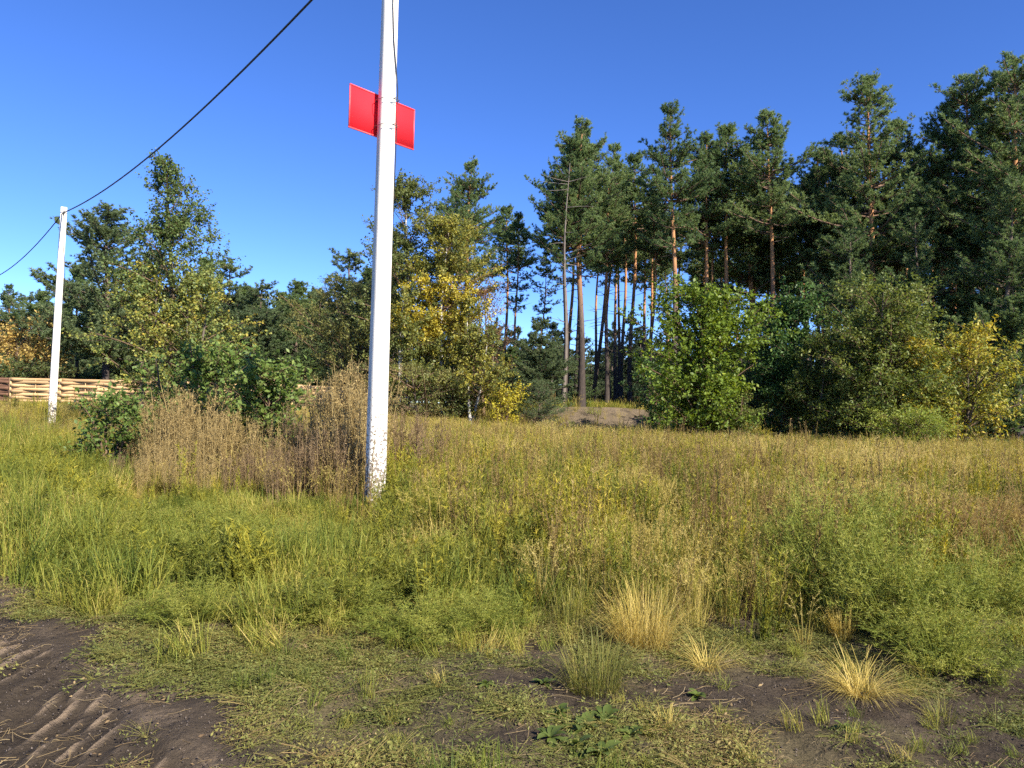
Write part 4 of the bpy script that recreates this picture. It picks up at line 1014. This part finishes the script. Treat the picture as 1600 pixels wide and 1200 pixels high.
def broad_weed_mesh(seed, n, size):
    g = np.random.default_rng(seed)
    az = np.arange(n) * 2.4 + g.uniform(-.4, .4, n); el = g.uniform(.15, .9, n)
    mb = MB()
    for a, e in zip(az, el):
        L = size * g.uniform(.6, 1.2); k = 5; u = np.linspace(0, 1, k)
        x = u * L * math.cos(e); z = .01 + u * L * math.sin(e) - u ** 2 * L * .35
        wv = L * .19 * np.sin(np.clip(u * 1.05, 0, 1) * math.pi) ** .8 + .002
        c, s = math.cos(a), math.sin(a)
        V = []
        for i in range(k):
            for sgn in (-1, 0, 1):
                y = sgn * wv[i]; V.append((x[i] * c - y * s, x[i] * s + y * c, z[i] + abs(sgn) * wv[i] * .35))
        Fc = []
        for i in range(k - 1):
            for j in range(2):
                p = i * 3 + j; Fc += [(p, p + 3, p + 4), (p, p + 4, p + 1)]
        mb.add(np.array(V), Fc, float(g.uniform(.05, .5)))
    return mb.mesh('leaf_rosette', [MAT['olive']])
BW = [broad_weed_mesh(400 + i, 11, .14) for i in range(3)]
bl = [(870, 1120, 1.1), (910, 1140, 1.2), (945, 1125, 1.0), (900, 1170, 1.2), (940, 1180, 1.1), (860, 1155, .9), (760, 1070, .6), (850, 1070, .8), (985, 1150, .8), (1200, 1000, 1.0), (1230, 985, 1.2), (650, 1010, .9), (1320, 1140, .7), (1090, 1090, .8)]
bt = ['leftmost top one of the leafy weeds at the bottom centre', 'largest leafy weed of the bottom centre patch', 'right one in the upper row of leafy weeds, bottom centre', 'leafy weed nearest the bottom, left of its pair', 'leafy weed nearest the bottom, right of its pair', 'small leafy weed at the left end of the patch',
      'lone leaf rosette on soil left of the green tussock', 'leaf rosette just below left of the green tussock', 'small leafy weed at the right end of the patch', 'leafy weed in the dark hollow left of the big bush', 'larger leafy weed against the big bush', 'leafy weed in the dark hollow below the pole', 'small leafy weed under the flattened straw tussock', 'leaf rosette on soil right of the green tussock']
for i, ((px, py, s), lab) in enumerate(zip(bl, bt)):
    p = G(px, py)
    o = tag(obj('broad_leaved_weed', BW[i % 3], None, tuple(p)), lab, 'weed', 'broad leaved weeds on the soil'); s *= .8; o.scale = (s, s, s); o.rotation_euler = (0, 0, i * 1.9)

# ------------------------------------------------------------------ scattered grass (uncountable)
def scatter_group():
    ng = bpy.data.node_groups.new('scatter_tufts', 'GeometryNodeTree')
    ng.interface.new_socket('Geometry', in_out='INPUT', socket_type='NodeSocketGeometry')
    ng.interface.new_socket('Geometry', in_out='OUTPUT', socket_type='NodeSocketGeometry')
    N, L = ng.nodes, ng.links
    gi_, go_ = N.new('NodeGroupInput'), N.new('NodeGroupOutput')
    def na(name, typ):
        n = N.new('GeometryNodeInputNamedAttribute'); n.data_type = typ; n.inputs['Name'].default_value = name
        return [s for s in n.outputs if s.enabled and s.name == 'Attribute'][0]
    sep = N.new('GeometryNodeSeparateGeometry'); sep.domain = 'POINT'
    L.new(gi_.outputs[0], sep.inputs['Geometry']); L.new(na('is_pt', 'BOOLEAN'), sep.inputs['Selection'])
    sp = N.new('GeometryNodeSplitToInstances'); sp.domain = 'FACE'
    L.new(sep.outputs['Inverted'], sp.inputs['Geometry']); L.new(na('grp', 'INT'), sp.inputs['Group ID'])
    ip = N.new('GeometryNodeInstanceOnPoints')
    ip.inputs['Pick Instance'].default_value = True
    L.new(sep.outputs['Selection'], ip.inputs['Points']); L.new(sp.outputs['Instances'], ip.inputs['Instance'])
    L.new(na('idx', 'INT'), ip.inputs['Instance Index']); L.new(na('rot', 'FLOAT_VECTOR'), ip.inputs['Rotation']); L.new(na('scl', 'FLOAT_VECTOR'), ip.inputs['Scale'])
    L.new(ip.outputs[0], go_.inputs[0])
    return ng
SCG = scatter_group()
def scatter(name, variants, mats, x, y, s, itint, label, cat, tilt=.1, zoff=0.0, sz=None, seed=0):
    g = np.random.default_rng(900 + seed)
    mb = MB()
    for i, v in enumerate(variants):
        V, Fc, T, Mi, _ = v.arrays()
        for mi in np.unique(Mi):
            pass
        mb.V.append(V); mb.F.append(Fc + mb.n); mb.T.append(T); mb.M.append(Mi); mb.G.append(np.full(len(Fc), i, np.int32)); mb.n += len(V)
    n = len(x)
    sz = s if sz is None else sz
    ex = dict(pos=np.column_stack([x, y, hgt(x, y) + zoff]), idx=g.integers(0, len(variants), n), itint=itint,
              rot=np.column_stack([g.normal(0, tilt, n), g.normal(0, tilt, n), g.uniform(0, 6.28, n)]), scl=np.column_stack([s, s, sz]))
    me = mb.mesh(name, [MAT[m] for m in mats], extra=ex)
    o = obj(name, me)
    md = o.modifiers.new('scatter', 'NODES'); md.node_group = SCG
    return tag(o, label, cat, None, 'stuff')

def v_panicle(seed, n=14, H=.85):
    g = np.random.default_rng(seed); mb = MB()
    az = g.uniform(0, 6.28, n); r = .10 * np.sqrt(g.random(n)); P = np.column_stack([np.cos(az) * r, np.sin(az) * r, np.zeros(n)])
    h = H * g.uniform(.7, 1.1, n); ln = g.uniform(.08, .45, n)
    V, Fc, T = blades(P, az, h, ln, .0045, g, .42); mb.add(V, Fc, T)
    tips = V.reshape(n, 7, 3)[:, 6]; mids = V.reshape(n, 7, 3)[:, 4:6].mean(1)
    k = 18; i = np.repeat(np.arange(n), k); u = g.uniform(-.45, 1, (n * k, 1))
    q = mids[i] + (tips - mids)[i] * u; d = unit((tips - mids)[i] + g.normal(0, .06, (n * k, 3)))
    V, Fc, T = needles(q, d, 1, .05, .006, .5, g, np.full(n * k, .55)); mb.add(V, Fc, T)
    n2 = 22; az = g.uniform(0, 6.28, n2); r = .12 * np.sqrt(g.random(n2)); P = np.column_stack([np.cos(az) * r, np.sin(az) * r, np.zeros(n2)])
    V, Fc, T = blades(P, az, H * g.uniform(.3, .62, n2), g.uniform(.2, 1.0, n2), .006, g, .22); mb.add(V, Fc, T)
    return mb
def v_spike(seed, n=6, H=.7, leafn=60, ll=.042, lw=.007):
    g = np.random.default_rng(seed); mb = MB()
    az = g.uniform(0, 6.28, n); r = .10 * np.sqrt(g.random(n)); a = np.column_stack([np.cos(az) * r, np.sin(az) * r, np.zeros(n)])
    h = H * g.uniform(.65, 1.1, n); e = a + np.column_stack([np.cos(az) * .12 * g.random(n), np.sin(az) * .12 * g.random(n), h])
    P = bezier(a, (a + e) / 2 + g.normal(0, .015, (n, 3)), e, 4)
    V, Fc, T = tubes(P, np.linspace(.004, .0015, 4)[None].repeat(n, 0), 3); mb.add(V, Fc, .35)
    i = np.repeat(np.arange(n), leafn); u = g.uniform(.1, 1.0, (n * leafn, 1))
    q = a[i] * (1 - u) + e[i] * u
    d = unit(np.column_stack([g.normal(0, 1, n * leafn), g.normal(0, 1, n * leafn), g.uniform(.5, 2.0, n * leafn)]))
    V, Fc, T = needles(q, d, 1, ll, lw, .3, g, np.clip(.25 + .3 * u[:, 0], 0, 1)); mb.add(V, Fc, T)
    return mb
def v_fine(seed, n=46, H=.42, rad=.12, wd=.0056, lean=1.0):
    g = np.random.default_rng(seed); mb = MB()
    az = g.uniform(0, 6.28, n); r = rad * np.sqrt(g.random(n)); P = np.column_stack([np.cos(az) * r, np.sin(az) * r, np.full(n, -.01)])
    V, Fc, T = blades(P, g.uniform(0, 6.28, n), H * g.uniform(.4, 1.1, n), g.uniform(.1, lean, n), wd, g, .4); mb.add(V, Fc, T)
    # feathery side leaflets
    k = 50; i = g.integers(0, n, k); q = V.reshape(n, 7, 3)[i, g.integers(2, 7, k)]
    V2, F2, T2 = needles(q, unit(g.normal(0, 1, (k, 3)) + [0, 0, .6]), 1, .045, .004, .4, g, np.full(k, .5)); mb.add(V2, F2, T2)
    return mb
def v_cover(seed, n=130, rad=.16, hh=.055, ls=.018):
    g = np.random.default_rng(seed); mb = MB()
    r = rad * np.sqrt(g.random(n)); az = g.uniform(0, 6.28, n)
    P = np.column_stack([np.cos(az) * r, np.sin(az) * r, hh * g.random(n) ** 1.2 * (1 - (r / rad) ** 2 * .6)])
    V, Fc, T = leaves(P, g, ls, .45, .7, .0, .4); mb.add(V, Fc, T)
    k = 16; az = g.uniform(0, 6.28, k); e = np.column_stack([np.cos(az) * rad, np.sin(az) * rad, hh * g.random(k)])
    P = bezier(np.zeros((k, 3)), e * .5 + [0, 0, .02], e, 4); V, Fc, T = tubes(P, np.full((k, 4), .0012), 3); mb.add(V, Fc, .7)
    return mb
def v_straw(seed, n=9):
    g = np.random.default_rng(seed); mb = MB()
    a = np.column_stack([g.normal(0, .1, (n, 2)), g.uniform(.003, .015, n)]); az = g.uniform(0, 6.28, n); L = g.uniform(.03, .15, n)
    e = a + np.column_stack([np.cos(az) * L, np.sin(az) * L, g.uniform(-.004, .02, n)])
    P = bezier(a, (a + e) / 2 + g.normal(0, .012, (n, 3)), e, 4); V, Fc, T = tubes(P, np.full((n, 4), .0012), 3); mb.add(V, Fc, .5)
    q = np.column_stack([g.normal(0, .12, (5, 2)), np.full(5, .008)]); V, Fc, T = leaves(q, g, .024, .5, .9, 0, .2); mb.add(V, Fc, T)
    return mb
def v_clod(seed):
    g = np.random.default_rng(seed); mb = MB()
    for i in range(5):
        s = .006 * g.uniform(.4, 1.6); c = np.append(g.normal(0, .06, 2), s * .3)
        d = unit(np.array([(1, 0, 0), (0, 1, 0), (-1, 0, 0), (0, -1, 0), (0, 0, .8), (0, 0, -.8)]) + g.normal(0, .25, (6, 3))) * s * g.uniform(.7, 1.2, (6, 1))
        mb.add(c + d, [(0, 1, 4), (1, 2, 4), (2, 3, 4), (3, 0, 4), (1, 0, 5), (2, 1, 5), (3, 2, 5), (0, 3, 5)], float(g.random()))
    return mb

def candidates(dmin, dmax, density, seed, margin=1.12):
    """even random points in the wedge of land in front of the photographer"""
    g = np.random.default_rng(seed)
    hw = .70 * margin
    A = hw * (dmax ** 2 - dmin ** 2) + (dmax - dmin) * 1.6
    n = int(A * density)
    y = np.sqrt(dmin ** 2 + g.random(n) * (dmax ** 2 - dmin ** 2)); x = g.uniform(-1, 1, n) * (hw * y + .8)
    return x, y, g

def plan(x, y):
    px, py = project(x, y, np.zeros_like(x))
    return px, py
def front_edge(px):                      # photo row of the ground line where the tall field begins
    return np.interp(px, [-200, 0, 200, 430, 600, 700, 850, 1000, 1200, 1400, 1600, 1800], [700, 705, 725, 780, 790, 885, 935, 962, 968, 940, 900, 890])

Xs, Ys, Ks = [], [], []
def field_set(kind):
    out = []
    for dmin, dmax, dens, sd_ in ((5, 11, 46, 1), (11, 20, 30, 2), (20, 46, 15, 3)):
        x, y, g = candidates(dmin, dmax, dens, sd_ + 10 * kind)
        px, py = plan(x, y)
        fe = front_edge(px)
        f = sstep(18, -30, py - fe + (fbm(x * 1.1, y * 1.1, 61) - .5) * 150)
        f = f * (road_c(x, y) > 1.2)
        br = 1 - .97 * np.exp(-((x - 4.8) / 5.5) ** 4) * sstep(34.5, 36, y)
        br = br * np.where((y > 33) & (x > 8), .25, 1) * np.where(y > 41, .3, 1)
        left = sstep(420, 200, px)                     # shorter, greener on the left
        n1 = fbm(x * .7, y * .5, 71 + 0); n2 = fbm(x * 1.1 + 5, y * .6, 81); near = sstep(17, 9, y)
        brownband = np.exp(-((py - 762) / 42) ** 2) * sstep(600, 680, px) * sstep(1350, 1200, px)
        pb = np.clip(.09 + .85 * sstep(.48, .60, n1) * (.28 + .8 * near) + .35 * brownband, 0, .75) * (1 - .7 * left)
        py_ = np.clip(.08 + sstep(.46, .58, n2) * (.22 + .85 * near), 0, .85) * (1 - .5 * left)
        tot = np.maximum(pb + py_, 1e-6); over = np.maximum(tot, 1)
        pb, py_ = pb / over, py_ / over
        prob = {0: np.clip(1 - pb - py_, .12, 1), 1: py_ * .8, 2: pb * .8}[kind] * f * br
        k = g.random(len(x)) < prob
        out.append((x[k], y[k], left[k], g))
    return [np.concatenate([o[i] for o in out]) for i in range(3)]
gs = np.random.default_rng(55)
x, y, lf = field_set(0)
ht = (.42 + .75 * fbm(x * .6, y * .5, 91)) * gs.uniform(.75, 1.2, len(x)) * (1 - .38 * lf) * np.interp(y, [5, 8, 14, 40], [.62, .8, 1.0, 1.0])
scatter('field_grass', [v_panicle(500 + i) for i in range(5)], ['s_field'], x, y, ht, (fbm(x * .5, y * .35, 95) - .5) * .9 - .16 * lf - .10 * sstep(12, 7, y) + .06 + gs.normal(0, .13, len(x)), 'tall dry straw coloured grass covering the field', 'grass', .12, seed=1)
x, y, lf = field_set(1)
scatter('yellow_herbs', [v_spike(520 + i, 6, .72, 56, .055, .010) for i in range(5)], ['s_herb'], x, y, (.55 + .8 * gs.random(len(x)) ** 1.5) * np.interp(y, [5, 8, 14, 40], [.75, .95, 1.0, 1.0]), gs.normal(-.03, .15, len(x)) - .3 * (fbm(x * .8, y * .8, 97) > .5), 'yellow green upright herbs growing through the field grass', 'herbs', .1, seed=2)
x, y, lf = field_set(2)
scatter('brown_herbs', [v_spike(540 + i, 5, .78, 46, .042, .008) for i in range(5)], ['s_brown'], x, y, (.6 + .5 * gs.random(len(x))) * np.where(gs.random(len(x)) < .08, 1.55, 1) * np.interp(y, [5, 8, 14, 40], [.75, .9, 1.0, 1.0]), gs.normal(.05, .14, len(x)), 'brown withered herbs standing in the field', 'herbs', .1, seed=3)
# green verge grass
x, y, g = candidates(2.9, 24, 80, 30)
px, py = plan(x, y); fe = front_edge(px)
lowedge = np.interp(px, [-200, 0, 100, 250, 450, 620, 800, 900, 1250, 1400, 1700], [915, 930, 965, 1000, 1030, 1040, 1020, 1010, 990, 1020, 1030])
p_ = sstep(25, -25, py - lowedge + (fbm(x * 1.3, y * 1.3, 62) - .5) * 70) * np.where(py < fe, .30, 1.0) * (1 - .9 * bare(x, y)) * np.where(px > 850, .55, 1.0) * np.interp(y, [4, 9, 24], [1.0, .8, .35]) * (.22 + .78 * sstep(.40, .54, fbm(x * 2.4, y * 2.4, 69, 3))) * (road_c(x, y) > .2)
p_ = np.maximum(p_, .10 * (y < 7) * (1 - .7 * bare(x, y)) * (1 - sstep(.3, .8, road_mask(x, y))) * (.3 + 1.2 * sstep(.4, .6, fbm(x * 1.7, y * 1.7, 76))))
k = g.random(len(x)) < p_
x, y, py, px = x[k], y[k], py[k], px[k]
short = 1 - .5 * sstep(150, 220, px) * sstep(600, 560, px) * sstep(735, 765, py) * sstep(900, 850, py)
hh = (.25 + 2.3 * fbm(x * 1.3, y * 1.3, 63) ** 1.7) * gs.uniform(.7, 1.25, len(x)) * short * np.interp(py, [640, 760, 880, 960, 1010, 1100], [1.25, 1.35, 1.05, .75, .5, .33])
scatter('green_grass', [v_fine(560 + i, lean=l) for i, l in enumerate((.8, 1.0, 1.3, 1.6, 1.0))], ['s_green'], x, y, np.clip(hh * 1.0, .35, 1.15), (fbm(x * 1.1, y * 1.1, 64) - .42) * 1.3 + gs.normal(0, .14, len(x)), 'soft green grass on the verge before the field', 'grass', .22, sz=hh, seed=4)
x2, y2, g2 = candidates(4.6, 20, 26, 36)
px2, py2 = plan(x2, y2)
lo2 = np.interp(px2, [-200, 0, 100, 250, 450, 620, 800, 900, 1250, 1400, 1700], [900, 910, 935, 970, 990, 1000, 975, 975, 965, 1000, 1010])
k2 = (g2.random(len(x2)) < sstep(20, -30, py2 - lo2) * sstep(.45, .6, fbm(x2 * 1.4, y2 * 1.4, 72)) * (px2 < 900)) & (road_c(x2, y2) > .4)
x2, y2 = x2[k2], y2[k2]
scatter('verge_herbs', [v_spike(660 + i, 7, .5, 44, .06, .011) for i in range(5)], ['s_herb'], x2, y2, gs.uniform(.5, 1.25, len(x2)) * (1 - .5 * ((plan(x2, y2)[0] > 170) & (plan(x2, y2)[0] < 600) & (plan(x2, y2)[1] > 740) & (plan(x2, y2)[1] < 890))), gs.normal(-.34, .14, len(x2)) + .35 * (fbm(x2 * .9, y2 * .9, 74) - .4), 'leafy yellow green herbs standing in the verge grass', 'herbs', .2, seed=10)
# creeping ground cover
x, y, g = candidates(2.6, 9.0, 200, 31)
px, py = plan(x, y)
dn = (sstep(.36, .52, fbm(x * 2.2, y * 2.2, 65)) * .8 + .2) * (.25 + .75 * sstep(.34, .5, fbm(x * 6, y * 6, 68, 2)))
p_ = (1 - .96 * sstep(.25, .6, bare(x, y))) * (1 - .97 * sstep(.35, .85, road_mask(x, y))) * dn * np.where(py < 930, .35, 1.0)
k = g.random(len(x)) < p_
x, y = x[k], y[k]
scatter('ground_cover', [v_cover(580 + i) for i in range(6)], ['s_cover'], x, y, gs.uniform(.55, 1.15, len(x)), (fbm(x * .9, y * .9, 66) - .45) * 1.0 + gs.normal(0, .1, len(x)), 'low creeping green weeds carpeting the verge', 'ground cover', .12, seed=5)
# straw and leaf litter, crumbs of soil
x, y, g = candidates(2.6, 8.5, 26, 32)
k = g.random(len(x)) < (.25 + .75 * fbm(x * 1.2, y * 1.2, 67)); x, y = x[k], y[k]
scatter('straw_litter', [v_straw(600 + i) for i in range(5)], ['s_straw'], x, y, gs.uniform(.6, 1.2, len(x)), gs.normal(0, .2, len(x)), 'dead stalks and leaves littering the soil', 'litter', .05, seed=6)
x, y, g = candidates(2.6, 7.5, 170, 33)
k = g.random(len(x)) < np.clip(bare(x, y) + road_mask(x, y), .1, 1); x, y = x[k], y[k]
scatter('soil_crumbs', [v_clod(620 + i) for i in range(5)], ['s_soil'], x, y, gs.uniform(.3, 1.0, len(x)), gs.normal(0, .1, len(x)), 'crumbs of dark soil lying on the bare ground', 'soil', .05, seed=7)
# sparse green on and beyond the bank and under the trees
x, y, g = candidates(30, 62, 5, 34)
k = ((y > 36) & (g.random(len(x)) < .8)) | ((x > 7) & (y > 31)); x, y = x[k], y[k]
k = g.random(len(x)) < (1 - .97 * np.exp(-((x - 4.8) / 4.5) ** 4) * (y < 47)); x, y = x[k], y[k]
scatter('forest_floor_grass', [v_fine(640 + i, 50, .5, .3, .014, 1.2) for i in range(4)], ['s_green'], x, y, gs.uniform(.7, 1.4, len(x)), gs.normal(.15, .2, len(x)), 'patchy grass on the forest floor under the pines', 'grass', .2, seed=8)
# the wood on the far side, one mass seen between the trunks
def v_farpine(seed):
    tr, nm = pine_mesh(seed, 12, .4, 2.8, 70, .16, young=True, stubs=0, dens=.45, needle=(.30, .08), nper=7)
    V, Fc, T, _, _ = tr.arrays(); mb = MB().add(V, Fc, T, 1); V, Fc, T, _, _ = nm.arrays(); mb.add(V, Fc, T, 0)
    return mb
MAT['s_far'] = leaf_mat('far_wood_needles', [(0, (0.028, 0.048, 0.024)), (0.5, (0.058, 0.085, 0.038)), (1, (0.11, 0.135, 0.055))], .22, .6, .2, inst=True)
gf = np.random.default_rng(66)
n = 1100
x = gf.uniform(-150, 210, n); y = gf.uniform(98, 160, n) + 6 * np.sin(x * .05)
scatter('distant_wood', [v_farpine(700 + i) for i in range(3)], ['s_far', 'bark'], x, y, gf.uniform(.8, 1.15, n), gf.normal(0, .1, n), 'distant pine wood seen as a low band between the trunks', 'wood', .02, seed=9)
print('objects', len(bpy.data.objects))
